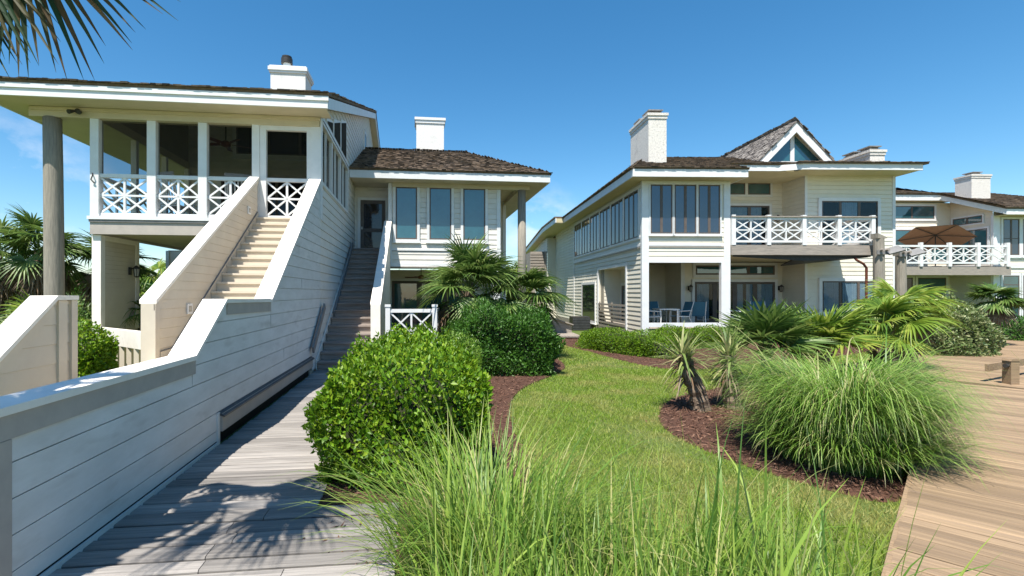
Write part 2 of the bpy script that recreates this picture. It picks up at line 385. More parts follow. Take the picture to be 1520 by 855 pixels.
# ------------------------------------------------------------------ foliage generators
def unit(a): return a/np.maximum(np.linalg.norm(a, axis=1, keepdims=True), 1e-9)
def leaves(pos, axis, nor, L, W, rng=RNG):
    n = len(pos); axis = unit(axis); side = unit(np.cross(axis, nor)); nor = np.cross(side, axis)
    L = np.asarray(L).reshape(-1, 1)*np.ones((n, 1)); W = np.asarray(W).reshape(-1, 1)*np.ones((n, 1))
    mid = pos+axis*L*.45
    v = np.stack([pos, mid+side*W*.5+nor*W*.18, pos+axis*L-nor*L*.06, mid-side*W*.5+nor*W*.18], 1).reshape(-1, 3)
    i = np.arange(n)[:, None]*4
    f = np.concatenate([i+np.array([[0, 1, 2]]), i+np.array([[0, 2, 3]])], 0)
    return v, f
def blades(base, az, length, a0, a1, width, nseg=5, pw=1.3, rng=RNG, twist=.3):
    """strips that rise from base, leaning from angle a0 to a1 (from vertical) toward azimuth az"""
    n = len(base); P = base.copy().astype(float); out = []
    hx = np.stack([np.cos(az), np.sin(az), np.zeros(n)], 1)
    tw = az+np.pi/2+rng.uniform(-twist, twist, n)
    sd = np.stack([np.cos(tw), np.sin(tw), np.zeros(n)], 1)
    prof = [.7, 1.0, .9, .72, .5, .3, .18, .1]
    for k in range(nseg+1):
        t = k/nseg; wk = (np.interp(t, np.linspace(0, 1, 6), [.75, 1, .95, .75, .45, .04]))*width
        out.append(P-sd*wk[:, None]*.5); out.append(P+sd*wk[:, None]*.5)
        if k < nseg:
            tm = (k+.5)/nseg; ang = a0+(a1-a0)*tm**pw; st = length/nseg
            P = P+hx*(np.sin(ang)*st)[:, None]; P[:, 2] += np.cos(ang)*st
    v = np.stack(out, 1).reshape(-1, 3); m = 2*(nseg+1); i = np.arange(n)[:, None]*m
    f = np.concatenate([i+np.array([[2*k, 2*k+1, 2*k+3, 2*k+2]]) for k in range(nseg)], 0)
    return v, f
def join(parts):
    vs, fs, o = [], [], 0
    for v, f in parts: vs.append(v); fs.append(f+o); o += len(v)
    return np.concatenate(vs), np.concatenate(fs)
def fan_leaf(hub, axis, nor, Rr, nseg=26, span=125, droop=.25, width=.045, fold=.35, rng=RNG, split=.4):
    """one palmate frond: pleated blades radiating from the hub"""
    axis = axis/np.linalg.norm(axis); side = np.cross(axis, nor); side /= np.linalg.norm(side); nor = np.cross(side, axis)
    ph = np.radians(np.linspace(-span, span, nseg)+rng.uniform(-2, 2, nseg))
    d = np.outer(np.cos(ph), axis)+np.outer(np.sin(ph), side)
    d -= np.outer(np.abs(np.sin(ph))*0.25, nor)*(1 if rng.random() < .7 else -1)
    d = unit(d); c = unit(np.cross(d, nor[None, :].repeat(nseg, 0)))
    L = Rr*(.72+.28*np.cos(ph*.8))*rng.uniform(.88, 1.06, nseg)
    ns = 5; rows = []
    dr = droop*rng.uniform(.5, 1.5, nseg)
    for k in range(ns+1):
        t = k/ns; wd = np.interp(t, [0, .15, split, .7, 1], [.25, .7, 1, .6, .03])*width
        p = hub[None, :]+d*(L*t)[:, None]; p[:, 2] -= dr*Rr*np.maximum(t-.3, 0)**2*2.0
        cc = c*(wd*.5)[:, None] if hasattr(wd, '__len__') else c*wd*.5
        rows += [p-cc+nor*(wd*fold), p, p+cc+nor*(wd*fold)]
    v = np.stack(rows, 1).reshape(-1, 3); m = 3*(ns+1); i = np.arange(nseg)[:, None]*m
    f = np.concatenate([i+np.array([[3*k+j, 3*k+j+1, 3*k+j+4, 3*k+j+3]]) for k in range(ns) for j in (0, 1)], 0)
    return v, f
def stalk(p, q, r, sag=0):
    p = np.array(p, float); q = np.array(q, float); d = q-p; a = np.cross(d, [0, 0, 1.0]); n_ = np.linalg.norm(a)
    a = a/n_ if n_ > 1e-6 else np.array([1.0, 0, 0]); b = np.cross(a, d); b /= np.linalg.norm(b)
    vs = []
    for t in (0, .5, 1):
        c = p+d*t; c[2] += sag*math.sin(math.pi*t)*.5; rr = r*(1-.5*t)
        vs += [c+a*rr, c+b*rr, c-a*rr, c-b*rr]
    f = [[4*k+i, 4*k+(i+1) % 4, 4*k+4+(i+1) % 4, 4*k+4+i] for k in (0, 1) for i in range(4)]
    return np.array(vs), np.array(f)

def fan_palm(name, x, y, hb, hc, label, n=14, Rr=.7, pet=.6, m='palm', dead=0, trunk_r=.12, el=(-20, 80), group=None, cat='palm', seed=0, nseg=26, droop=.25, width=.05, azr=(0, 360), trunk=True, extra=()):
    rng = np.random.default_rng(seed+100)
    t = thing(name, 0, (x, y, hb), label, cat, group)
    if trunk:
        mb = MB(); k = 9; pts = [(x+random.uniform(-.01, .01), y, hb-.05+(hc-hb+.05)*i/(k-1)) for i in range(k)]
        mb.tube(pts, [trunk_r*(1.15-.25*i/(k-1))*(1+.12*(i % 2)) for i in range(k)], 10, .08)
        for i in range(int(14*max(.3, hc-hb))):
            a = random.uniform(0, 6.28); z = random.uniform(hb+.05, hc)
            mb.bar((x+math.cos(a)*trunk_r*.8, y+math.sin(a)*trunk_r*.8, z), (x+math.cos(a)*trunk_r*1.7, y+math.sin(a)*trunk_r*1.7, z+.16), .05, .02)
        mb.build('trunk', 'trunk', t)
    c0 = np.array([x, y, hc])
    def fronds(cnt, elr, rr, pl, dr):
        ps = []
        for i in range(cnt):
            az = np.radians(azr[0]+(azr[1]-azr[0])*(i+.5*rng.random())/cnt*1.0+ (i*137.5 if azr == (0, 360) else 0)); e = np.radians(rng.uniform(*elr))
            d = np.array([np.cos(az)*np.cos(e), np.sin(az)*np.cos(e), np.sin(e)])
            hub = c0+d*pl*rng.uniform(.75, 1.15); hub[2] -= .08*pl
            ps.append(stalk(c0+d*.04, hub, .014, .06))
            e2 = e-np.radians(rng.uniform(15, 40)); ax = np.array([np.cos(az)*np.cos(e2), np.sin(az)*np.cos(e2), np.sin(e2)])
            up = np.array([-np.cos(az)*np.sin(e2), -np.sin(az)*np.sin(e2), np.cos(e2)])+rng.normal(0, .25, 3)
            ps.append(fan_leaf(hub, ax, up, rr*rng.uniform(.85, 1.12), nseg, rng.uniform(95, 140), dr, width, rng=rng))
        return join(ps)
    v, f = fronds(n, el, Rr, pet, droop)
    for (hub, ax) in extra:
        hub = np.array(hub); ax = np.array(ax, float); nr = np.array([.15, -1, .2])
        v, f = join([(v, f), fan_leaf(hub, ax, nr, Rr*.98, nseg, 85, .12, width, rng=rng), stalk(c0, hub, .014, .1)])
    np_obj('crown', v, f, m, t)
    if dead:
        v, f = fronds(dead, (-75, -30), Rr*.85, pet*.8, droop*1.5); np_obj('dead_fronds', v, f, 'palmdead', t)
    return t

def hedge(name, T, u0, u1, v0, v1, hb, ht, label, n, leaf=.065, lw=.032, m='hedge', p=5.0, lump=.05, group=None, cat='hedge', seed=0, sprigs=0):
    rng = np.random.default_rng(seed+500)
    cx, cy, cz = (u0+u1)/2, (v0+v1)/2, hb; D = np.array([(u1-u0)/2, (v1-v0)/2, ht-hb])
    t = thing(name, T, (cx, cy, hb), label, cat, group)
    def shell(d):
        r = (np.abs(d)**p).sum(1)**(-1/p); q = d*r[:, None]*D
        k = 1+lump*(np.sin(q[:, 0]*5.1+seed)+np.sin(q[:, 1]*4.3+2*seed)+np.sin(q[:, 2]*6.7+q[:, 0]*3))
        k += lump*.6*(np.sin(q[:, 0]*13+q[:, 2]*9)+np.sin(q[:, 1]*12-q[:, 2]*7+seed)); return q, k
    # even spread over the box surface
    A = np.array([D[1]*D[2], D[1]*D[2], D[0]*D[2], D[0]*D[2], D[0]*D[1]*1.0]); A /= A.sum()
    fc = rng.choice(5, n, p=A); d = rng.uniform(-1, 1, (n, 3)); d[:, 2] = rng.uniform(0, 1, n)
    d[fc == 0, 0] = 1; d[fc == 1, 0] = -1; d[fc == 2, 1] = 1; d[fc == 3, 1] = -1; d[fc == 4, 2] = 1
    q, k = shell(d); depth = 1-np.abs(rng.normal(0, .085, n))+rng.normal(0, .012, n)
    pos = q*(k*depth)[:, None]; pos[:, 2] = np.maximum(pos[:, 2], .03)
    g = unit(np.sign(q)*(np.abs(q)/D)**(p-1)/D)
    ax = unit(g*.55+rng.normal(0, .55, (n, 3))+np.array([0, 0, .45]))
    nor = unit(g+rng.normal(0, .45, (n, 3))+np.array([0, 0, .3]))
    pos += np.array([cx, cy, cz])
    ls = rng.uniform(.6, 1.2, n)
    v, f = leaves(pos, ax, nor, leaf*ls, lw*ls)
    parts = [(v, f)]
    for i in range(sprigs):
        a = rng.uniform(-.85, .85, 2); b = np.array([cx+a[0]*D[0], cy+a[1]*D[1], ht-.03]); hgt = rng.uniform(.06, .26); kk = 9
        zz = np.linspace(0, 1, kk)[:, None]; pp = b+zz*np.array([rng.uniform(-.04, .04), rng.uniform(-.04, .04), hgt])
        aa = unit(rng.normal(0, 1, (kk, 3))+np.array([0, 0, 1.0])); parts.append(leaves(pp, aa, unit(rng.normal(0, 1, (kk, 3))), leaf, lw))
    v, f = join(parts); np_obj('leaves', v, f, m, t)
    th, ph = np.meshgrid(np.linspace(0, 2*np.pi, 33)[:-1], np.linspace(0.0, np.pi/2, 9)); 
    dd = np.stack([np.cos(th)*np.cos(ph), np.sin(th)*np.cos(ph), np.sin(ph)], -1).reshape(-1, 3)
    q, k = shell(dd); vs = q*(k*.78)[:, None]+np.array([cx, cy, cz])
    fs = np.array([[j*32+i, j*32+(i+1) % 32, (j+1)*32+(i+1) % 32, (j+1)*32+i] for j in range(8) for i in range(32)])
    np_obj('shaded_core', vs, fs, 'coreshade', t)  # solid dark core, its colour gives the shade deep in the leaves
    return t
#@@PART2
# ------------------------------------------------------------------ left house
TL = 6.5
X_, Y_, Z_ = (1, 0, 0), (0, 1, 0), (0, 0, 1)
H = thing('beach_house', TL, (-4.0, 18, -1.9), 'cream clapboard house with upstairs screened porch, beige outdoor stair and two white chimneys', 'house')
def part(mb, name, m, parent=H, **k): return mb.build(name, m, parent, **k)
eu = -2.42
# walls
mb = MB()
mb.siding((eu, 0, 0), Y_, X_, [(-1.9, 12.62, 38.4), (4.66, 12.62, 38.4), (9.0, 25.4, 25.6)], .22, .018, -1.9, holes=[(12.75, 17.35, 2.85, 4.31)])
part(mb, 'wall', 'siding')
mb = MB(); mb.siding((0, 17.4, 0), X_, (0, -1, 0), [(-1.9, -8.3, eu-.02), (1.44, -8.3, eu-.02)], .22, .018, -1.9)
mb.siding((0, 17.4, 0), X_, (0, -1, 0), [(1.85, -7.74, eu-.02), (6.55, -7.74, eu-.02)], .22, .018, -1.9)
part(mb, 'wall', 'siding')
mb = MB(); mb.box(-8.28, eu-.03, 17.42, 38, -1.9, 1.42); mb.box(-7.72, eu-.03, 17.43, 38.3, 1.43, 4.6)
part(mb, 'wall', 'siding')
part(MB().box(-8.36, -8.26, 17.34, 17.5, -1.9, 1.42), 'corner_trim', 'white')
# roof
A = (-9.7, 11.8, 4.74); B = (-2.06, 11.8, 4.74); Cc = (-2.06, 25.5, 9.4); D = (-9.7, 39.2, 4.74); Eb = (-2.06, 39.2, 4.74)
roof_plane(H, [A, B, Cc], 'shake', .07, .17, 3)
roof_plane(H, [D, A, Cc], 'shake', .07, 0, 4)
roof_plane(H, [Eb, D, Cc], 'shake', .07, 0, 5)
mb = MB(); mb.box(-9.68, -2.09, 11.83, 11.88, 4.39, 4.64); mb.box(-9.7, -2.07, 11.80, 11.88, 4.56, 4.665)
mb.box(-9.7, -9.64, 11.88, 39, 4.39, 4.66)
part(mb, 'fascia', 'white')
rk = [(11.885, 4.39), (25.5, 9.02), (39.1, 4.39)]
mb = MB(); mb.strip(rk, 0, .27, -2.13, -2.085); part(mb, 'rake_board', 'white')
mb = MB(); mb.strip(rk, .03, .06, eu+.01, -2.13); mb.box(-9.64, -2.13, 11.88, 12.56, 4.40, 4.42); mb.box(-9.64, -7.75, 12.56, 39, 4.40, 4.42)
part(mb, 'soffit', 'soffit')
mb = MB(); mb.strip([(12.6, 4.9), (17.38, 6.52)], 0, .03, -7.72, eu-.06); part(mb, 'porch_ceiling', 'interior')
mb = MB(); mb.prism([(-7.74, 12.7, 4.41), (-7.74, 17.4, 4.41), (-7.74, 17.4, 5.75), (-7.74, 15.6, 5.75), (-7.74, 12.7, 4.88)], (.08, 0, 0)); part(mb, 'wall', 'interior')
# beam over the posts; cream, its yellowish soffit-lit tone put into the colour
mb = MB(); mb.box(-9.05, eu+.01, 12.5, 12.78, 4.17, 4.40); mb.box(-9.0, eu+.03, 12.46, 12.5, 4.31, 4.39); mb.box(-7.76, -7.62, 12.78, 17.36, 4.17, 4.4)
part(mb, 'beam', 'soffit')
def post(a, b, z0=1.80, z1=4.17, v0=12.53, v1=12.72): part(MB().box(a, b, v0, v1, z0, z1), 'post', 'white')
for a, b in [(-7.74, -7.55), (-6.47, -6.27), (-5.30, -5.10), (-4.04, -3.86), (-2.62, eu+.02)]: post(a, b)
mb = MB(); mb.box(-3.855, -3.71, 12.55, 12.68, 1.83, 4.17); mb.box(-2.73, -2.625, 12.55, 12.68, 1.83, 4.17); mb.box(-3.71, -2.73, 12.55, 12.68, 4.06, 4.17)
part(mb, 'door_frame', 'white')
for v in (14.2, 15.8, 17.26): post(-7.74, -7.6, 1.86, 4.17, v, v+.13)
for v0, v1 in [(12.95, 14.08), (14.2, 15.72), (15.84, 17.3)]: pass
for v in (14.2, 15.75): part(MB().box(eu-.1, eu+.03, v, v+.13, 2.85, 4.31), 'post', 'white')
for v in (13.45, 15.0, 16.6): part(MB().box(eu-.06, eu+.0, v, v+.06, 2.85, 4.31), 'post', 'white')
mb = MB(); mb.box(eu-.1, eu+.06, 12.722, 17.42, 4.31, 4.5); mb.box(eu-.12, eu+.045, 12.722, 17.42, 2.77, 2.85); mb.box(eu-.1, eu+.045, 17.35, 17.45, 2.852, 4.308)
mb.box(eu+.021, eu+.05, 12.53, 12.72, 1.85, 4.42)
part(mb, 'trim', 'white')
part(MB().box(eu+.061, eu+.075, 12.74, 17.4, 4.385, 4.40), 'drip_edge', 'bronze')
# gable windows above the band
for (v0, v1, ht0, ht1) in [(13.35, 14.25, 4.62, 4.86), (14.45, 15.6, 4.95, 5.34), (15.8, 16.9, 5.42, 5.78)]:
    t = MB(); t.prism([(eu+.0, v0-.06, 4.5), (eu, v1+.06, 4.5), (eu, v1+.06, ht1+.08), (eu, v0-.06, ht0+.08)], (.05, 0, 0)); wn = part(t, 'window', 'white')
    g = MB(); g.prism([(eu+.052, v0+.03, 4.56), (eu+.052, v1-.03, 4.56), (eu+.052, v1-.03, ht1), (eu+.052, v0+.03, ht0)], (.006, 0, 0)); g.build('pane', 'meshdark', wn)
window(H, (eu, 0, 0), Y_, X_, 22.9, 23.5, 6.3, 7.45, 1, 'glassdark', tw=.12, sill=False)
# porch railing, screens, deck
for a, b in [(-7.55, -6.47), (-6.27, -5.30), (-5.10, -4.04), (-3.71, -2.73)]:
    part(x_panel(MB(), (a, 12.62), (b, 12.62), 1.85, 2.87), 'railing', 'white')
    part(MB().box(a, b, 12.66, 12.664, 2.87, 4.17), 'screen', 'screen')
for a, b in [(12.72, 14.2), (14.33, 15.8), (15.93, 17.26)]: part(x_panel(MB(), (-7.67, a), (-7.67, b), 1.85, 2.87), 'railing', 'white')
part(MB().box(eu-.05, eu-.046, 12.72, 17.35, 2.85, 4.31), 'screen', 'screen')
part(MB().box(-7.7, eu-.03, 12.75, 17.38, 1.74, 1.85), 'porch_floor', 'greywood')
mb = MB(); mb.box(-7.78, eu+.0, 12.48, 12.75, 1.76, 1.84); part(mb, 'trim', 'white')
part(MB().box(-7.75, eu-.02, 12.50, 12.75, 1.70, 1.758), 'flashing', 'rail')
mb = MB(); mb.box(-7.74, eu-.02, 12.53, 12.75, 1.41, 1.698); mb.box(-7.74, -7.55, 12.75, 17.38, 1.41, 1.73); part(mb, 'deck_beam', 'tan')
part(MB().box(-7.55, eu-.03, 12.76, 17.38, 1.46, 1.49), 'deck_underside', 'soffit')
# back wall openings of the porch
window(H, (0, 17.4, 0), X_, (0, -1, 0), -6.1, -2.95, 4.75, 5.7, 3, 'glassdark', tw=.12)
window(H, (0, 17.4, 0), X_, (0, -1, 0), -6.6, -2.95, 1.9, 3.85, 4, 'glassdark', tw=.12, sill=False)
# pier wall beneath the porch corner, log column
mb = MB(); mb.siding((-7.55, 0, 0), Y_, X_, [(-.95, 12.75, 14.2), (1.40, 12.75, 14.2)], .11, .008, -.95, groove=.003); mb.box(-7.72, -7.56, 12.75, 14.2, -1.9, 1.40)
part(mb, 'pier', 'beige')
mb = MB(); mb.box(-7.74, -7.54, 12.6, 12.76, -.98, 1.40); mb.box(-7.6, -7.53, 14.06, 14.22, -.95, 1.40); mb.box(-7.56, -7.53, 12.76, 14.06, 1.28, 1.4); part(mb, 'corner_trim', 'capbeige')
mb = MB(); mb.tube([(-8.57, 12.62, -1.95), (-8.57, 12.62, -.5), (-8.58, 12.61, 1.5), (-8.60, 12.62, 3.0), (-8.62, 12.62, 4.17)], [.2, .195, .19, .185, .18], 20, .02)
part(mb, 'log_column', 'log', smooth=True)
fl_ = MB(); fl_.tube([(-7.95, 12.5, 4.3), (-7.95, 12.42, 4.3)], .06, 10); fl_.tube([(-8.02, 12.42, 4.29), (-8.06, 12.3, 4.23)], [.03, .055], 8); fl_.tube([(-7.88, 12.42, 4.29), (-7.84, 12.3, 4.23)], [.03, .055], 8); part(fl_, 'floodlight', 'dark')
mb = MB(); mb.tube([(-7.68, 12.52, 2.86), (-7.64, 12.47, 2.80), (-7.68, 12.47, 2.70), (-7.62, 12.5, 2.62)], .014, 6); part(mb, 'wall_hook', 'dark')
# chimney 1
mb = MB(); mb.box(-4.88, -3.74, 17.0, 17.95, 5.8, 7.45); ch = part(mb, 'chimney', 'stucco')
mb = MB(); mb.box(-4.92, -3.70, 16.96, 17.99, 7.44, 7.51); mb.box(-4.95, -3.67, 16.93, 18.02, 7.51, 7.63); mb.box(-4.91, -3.71, 16.97, 17.98, 7.62, 7.68); mb.build('chimney_cap', 'white', ch)
mb = MB(); mb.tube([(-4.45, 17.4, 7.66), (-4.45, 17.4, 7.92)], .13, 16); fl = mb.build('flue', 'white', ch, smooth=False)
mb = MB(); mb.tube([(-4.45, 17.4, 7.92), (-4.45, 17.4, 8.10)], .19, 18); mb.tube([(-4.45, 17.4, 8.12), (-4.45, 17.4, 8.17)], .165, 18); mb.build('flue_cap', 'dark', ch)
# ---- east wing
wv = 18.7
mb = MB()
mb.siding((0, wv, 0), X_, (0, -1, 0), [(1.07, -.98, 3.2), (4.19, -.98, 3.2)], .2, .018, 1.07)
mb.siding((0, wv+.9, 0), X_, (0, -1, 0), [(1.7, eu, -.98), (4.19, eu, -.98)], .2, .018, 1.07)
mb.siding((3.2, 0, 0), Y_, X_, [(-1.9, wv, 22.0), (4.19, wv, 22.0)], .2, .018, 1.07, holes=[(wv+.3, 21.7, -1.9, 1.0)])
mb.siding((0, 22.0, 0), X_, (0, -1, 0), [(-1.9, 3.2, 4.05), (4.19, 3.2, 4.05)], .2, .018, 1.07)
mb.siding((4.05, 0, 0), Y_, X_, [(-1.9, 22.0, 27.5), (4.19, 22.0, 27.5)], .2, .018, 1.07)
mb.siding((0, 22.2, 0), X_, (0, -1, 0), [(-1.9, -2.4, 3.19), (1.05, -2.4, 3.19)], .2, .018, 1.07)
mb.box(-.995, -.98, wv, wv+.9, 1.07, 4.19)
part(mb, 'wall', 'siding')
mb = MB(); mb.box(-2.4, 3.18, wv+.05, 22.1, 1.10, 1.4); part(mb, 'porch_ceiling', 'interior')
mb = MB(); mb.box(-1.06, 3.28, wv-.045, wv+.1, 1.62, 1.69); mb.box(-1.0, 3.24, wv-.035, wv+.12, 1.02, 1.14); mb.box(3.12, 3.26, wv-.04, wv+.12, 1.142, 4.19); mb.box(2.98, 3.24, wv-.02, wv+.22, -1.9, 1.02)
mb.box(-1.06, -.93, wv-.04, wv+.06, 1.142, 4.19)
part(mb, 'trim', 'white'); part(MB().box(3.95, 4.09, 21.94, 22.06, -1.9, 4.19), 'corner_trim', 'white')
part(MB().box(-1.06, 3.27, wv-.03, wv, 1.595, 1.62), 'flashing', 'rail')
part(MB().box(-1.06, 3.2, wv-.06, wv+.02, .98, 1.02), 'flashing', 'tan')
for a, b in [(-.78, .03), (.50, 1.34), (1.80, 2.66)]:
    window(H, (0, wv, 0), X_, (0, -1, 0), a, b, 2.05, 4.04, 1, 'glass', tw=.1, off=.025)
# door
dr = MB(); dr.box(-2.30, -2.20, wv+.83, wv+.9, 1.66, 3.78); dr.box(-1.22, -1.12, wv+.83, wv+.9, 1.66, 3.78); dr.box(-2.20, -1.22, wv+.83, wv+.9, 3.68, 3.78)
part(dr, 'door_frame', 'white')
d_ = MB(); d_.box(-2.19, -2.06, wv+.85, wv+.89, 1.66, 3.68); d_.box(-1.36, -1.23, wv+.85, wv+.89, 1.66, 3.68); d_.box(-2.06, -1.36, wv+.85, wv+.89, 3.54, 3.68); d_.box(-2.06, -1.36, wv+.85, wv+.89, 2.42, 2.56); d_.box(-2.06, -1.36, wv+.85, wv+.89, 1.66, 1.80)
dd = part(d_, 'screen_door', 'bronze')
MB().box(-2.06, -1.36, wv+.875, wv+.88, 1.80, 3.54).build('pane', 'glassdark', dd)
MB().box(-2.15, -2.12, wv+.80, wv+.85, 2.52, 2.62).build('handle', 'white', dd)
# lower porch back openings
window(H, (0, 22.2, 0), X_, (0, -1, 0), -1.1, 2.6, -1.85, .55, 3, 'glass', tw=.1, sill=False, sw=.12)
# wing roof
e0 = 17.9
P1 = (eu+.0, e0, 4.53); P2 = (5.08, e0, 4.53); P3 = (2.3, 23.0, 6.7); P4 = (eu, 23.0, 6.7)
roof_plane(H, [P1, P2, P3, P4], 'shake', .07, .14, 8)
roof_plane(H, [P2, (5.08, 28.1, 4.53), P3], 'shake', .07, .14, 9)
roof_plane(H, [(5.08, 28.1, 4.53), (eu, 28.1, 4.53), P4, P3], 'shake', .07, .25, 10)
mb = MB(); mb.box(eu+.02, 5.04, e0+.02, e0+.07, 4.19, 4.46); mb.box(5.0, 5.05, e0+.07, 28, 4.19, 4.46); part(mb, 'fascia', 'white')
mb = MB(); mb.box(eu+.02, 5.0, e0+.07, 28, 4.195, 4.215); part(mb, 'soffit', 'soffit')
mb = MB(); mb.box(-.9, 4.4, wv-.1, wv+.12, 4.03, 4.193); mb.box(4.0, 4.2, wv+.12, 27, 4.03, 4.193); part(mb, 'beam', 'soffit')
mb = MB(); mb.tube([(4.12, wv, -1.95), (4.12, wv, 1.0), (4.11, wv, 4.03)], [.175, .165, .155], 18, .02); part(mb, 'log_column', 'log', smooth=True)
mb = MB(); mb.box(0.0, 1.30, 23.0, 24.0, 5.6, 8.02); ch = part(mb, 'chimney', 'stucco')
mb = MB(); mb.box(-.04, 1.34, 22.96, 24.04, 8.02, 8.16); mb.box(-.08, 1.38, 22.92, 24.08, 8.16, 8.28); mb.build('chimney_cap', 'white', ch)

# ------------------------------------------------------------------ beige stair with its parapet walls
ST = thing('outdoor_staircase', TL, (-3.2, 8, -1.9), 'beige outdoor stair between cream parapet walls climbing to the upstairs porch', 'staircase')
line = [(3.02, -.665), (5.58, -.68), (6.45, -.075), (8.38, -.10), (12.58, 2.90)]
prof = []
def wall_profile():
    # (h, left v, right v) of the big parapet, above its base
    return [(-1.46, 3.04, 12.62), (-.68, 3.04, 12.62), (-.675, 5.59, 12.62), (-.09, 6.44, 12.62), (-.085, 8.4, 12.62), (2.9, 12.58, 12.62)]
mb = MB(); pr = wall_profile()
mb.siding((eu, 0, 0), Y_, X_, pr, .22, .014, -1.9, flat=True, groove=.010)
mb.siding((eu, 0, 0), Y_, X_, [(-1.80, 3.04, 6.2), (-1.46, 3.04, 6.2)], .22, .014, -1.9, flat=True, groove=.010)
mb.siding((eu, 0, 0), Y_, X_, [(-1.80, 11.6, 12.62), (-1.46, 11.6, 12.62)], .22, .014, -1.9, flat=True, groove=.010)
pw = part(mb, 'parapet_wall', 'wallpaint', ST)
# back (stair side) and body of the wall
mb = MB()
mb.prism([(eu-.02, 3.06, -1.9), (eu-.02, 6.2, -1.9), (eu-.02, 6.2, -1.46), (eu-.02, 11.6, -1.46), (eu-.02, 11.6, -1.9), (eu-.02, 12.5, -1.9), (eu-.02, 12.5, 2.80), (eu-.02, 8.38, -.14), (eu-.02, 6.45, -.11), (eu-.02, 5.58, -.72), (eu-.02, 3.06, -.70)], (-.2, 0, 0))
mb.build('wall_core', 'beige', pw)
mb = MB(); mb.strip(line, -.05, .0, eu-.25, eu+.045); mb.build('cap', 'capbeige', pw)
mb = MB(); mb.strip([(3.04, -.665), (5.60, -.68)], -.20, -.052, eu+.0, eu+.03); mb.strip([(6.50, -.075), (8.36, -.10)], -.20, -.052, eu+.0, eu+.03)
mb.build('cap_trim', 'tan', pw)
mb = MB(); mb.box(eu, eu+.032, 3.04, 3.175, -1.9, -.868); mb.box(eu-.22, eu-.0, 3.01, 3.04, -1.9, -.72); mb.build('corner_trim', 'tan', pw)
mb = MB(); mb.box(eu-.01, eu+.028, 3.18, 6.2, -1.93, -1.815); mb.box(eu-.01, eu+.03, 6.2, 6.26, -1.9, -1.46); mb.build('base_board', 'wallpaint', pw)
mb = MB(); mb.box(eu-.01, eu+.012, 3.18, 6.2, -1.815, -1.80); mb.box(eu-.08, eu-.06, 6.26, 11.6, -1.9, -1.46); mb.build('gap', 'black', pw)  # black strip and sheet, shade of the groove and void as colour
mb = MB()
for k, vv in [(4, 5.55), (6, 8.4), (7, 8.4), (9, 10.6), (3, 9.2)]:
    MB().box(eu, eu+.0148, vv, vv+.004, -1.9+k*.22+.012, -1.9+k*.22+.218).build('siding_joint', 'rail', pw)
mb = MB(); mb.box(eu-.02, eu+.055, 6.27, 11.5, -1.70, -1.48); mb.build('ledger_board', 'tan', pw)
mb = MB(); mb.prism([(eu-.03, 6.25, -1.44), (eu+.085, 6.25, -1.50), (eu+.085, 6.25, -1.52), (eu-.03, 6.25, -1.48)], (0, 5.3, 0)); mb.build('ledger_flashing', 'flash', pw)
# west parapet of the upper flight
wl = [(7.74, -.10), (12.56, 2.90)]
mb = MB(); mb.siding((-3.90, 0, 0), Y_, X_, [(-1.9, 7.78, 12.5), (-.16, 7.78, 12.5), (2.80, 12.45, 12.5)], .15, .006, -1.9, groove=.003)
mb.prism([(-3.92, 7.78, -1.9), (-3.92, 12.5, -1.9), (-3.92, 12.5, 2.82), (-3.92, 7.78, -.14)], (-.14, 0, 0)); p2 = part(mb, 'parapet_wall', 'beige', ST)
mb = MB(); mb.strip(wl, -.06, 0, -4.10, -3.86); mb.build('cap', 'capbeige', p2)
mb = MB(); mb.box(-4.08, -3.875, 7.74, 7.86, -1.9, -.16); mb.strip(wl, -.16, -.062, -3.90, -3.88); mb.build('corner_trim', 'beige', p2)
mb = MB(); mb.strip([(7.9, -1.12), (8.28, -1.10), (12.5, 1.78)], 0, .22, -3.893, -3.875); mb.build('skirt_board', 'beige', p2)
mb = MB(); mb.strip([(7.9, -.90), (8.28, -.88), (12.45, 1.99)], 0, .012, -3.893, -3.868); mb.build('skirt_edge', 'rail', p2)
for v, h in [(8.85, -.27), (11.85, 1.93)]:
    sl = MB().box(-3.89, -3.868, v-.09, v+.09, h-.09, h+.09).build('step_light', 'white', p2)
    MB().box(-3.867, -3.862, v-.05, v+.05, h-.05, h+.05).build('lens', 'lampglass', sl)
# west parapet of the lower flight
ll = [(4.25, -1.35), (5.96, -.03), (6.30, -.03)]
mb = MB(); mb.siding((-4.06, 0, 0), Y_, X_, [(-1.9, 4.3, 6.26), (-1.42, 4.3, 6.26), (-.09, 6.0, 6.26)], .22, .008, -1.9, groove=.003)
mb.prism([(-4.08, 4.3, -1.9), (-4.08, 6.26, -1.9), (-4.08, 6.26, -.08), (-4.08, 5.98, -.08), (-4.08, 4.3, -1.38)], (-.16, 0, 0)); p3 = part(mb, 'parapet_wall', 'beige', ST)
mb = MB(); mb.strip(ll, -.05, 0, -4.30, -4.01); mb.build('cap', 'capbeige', p3)
mb = MB(); mb.strip([(4.3, -1.31), (5.94, -.045)], -.19, -.055, -4.06, -4.04); mb.box(-4.06, -4.03, 6.0, 6.13, -1.9, -.085); mb.box(-4.26, -4.025, 6.20, 6.30, -1.9, -.085); mb.build('corner_trim', 'beige', p3)
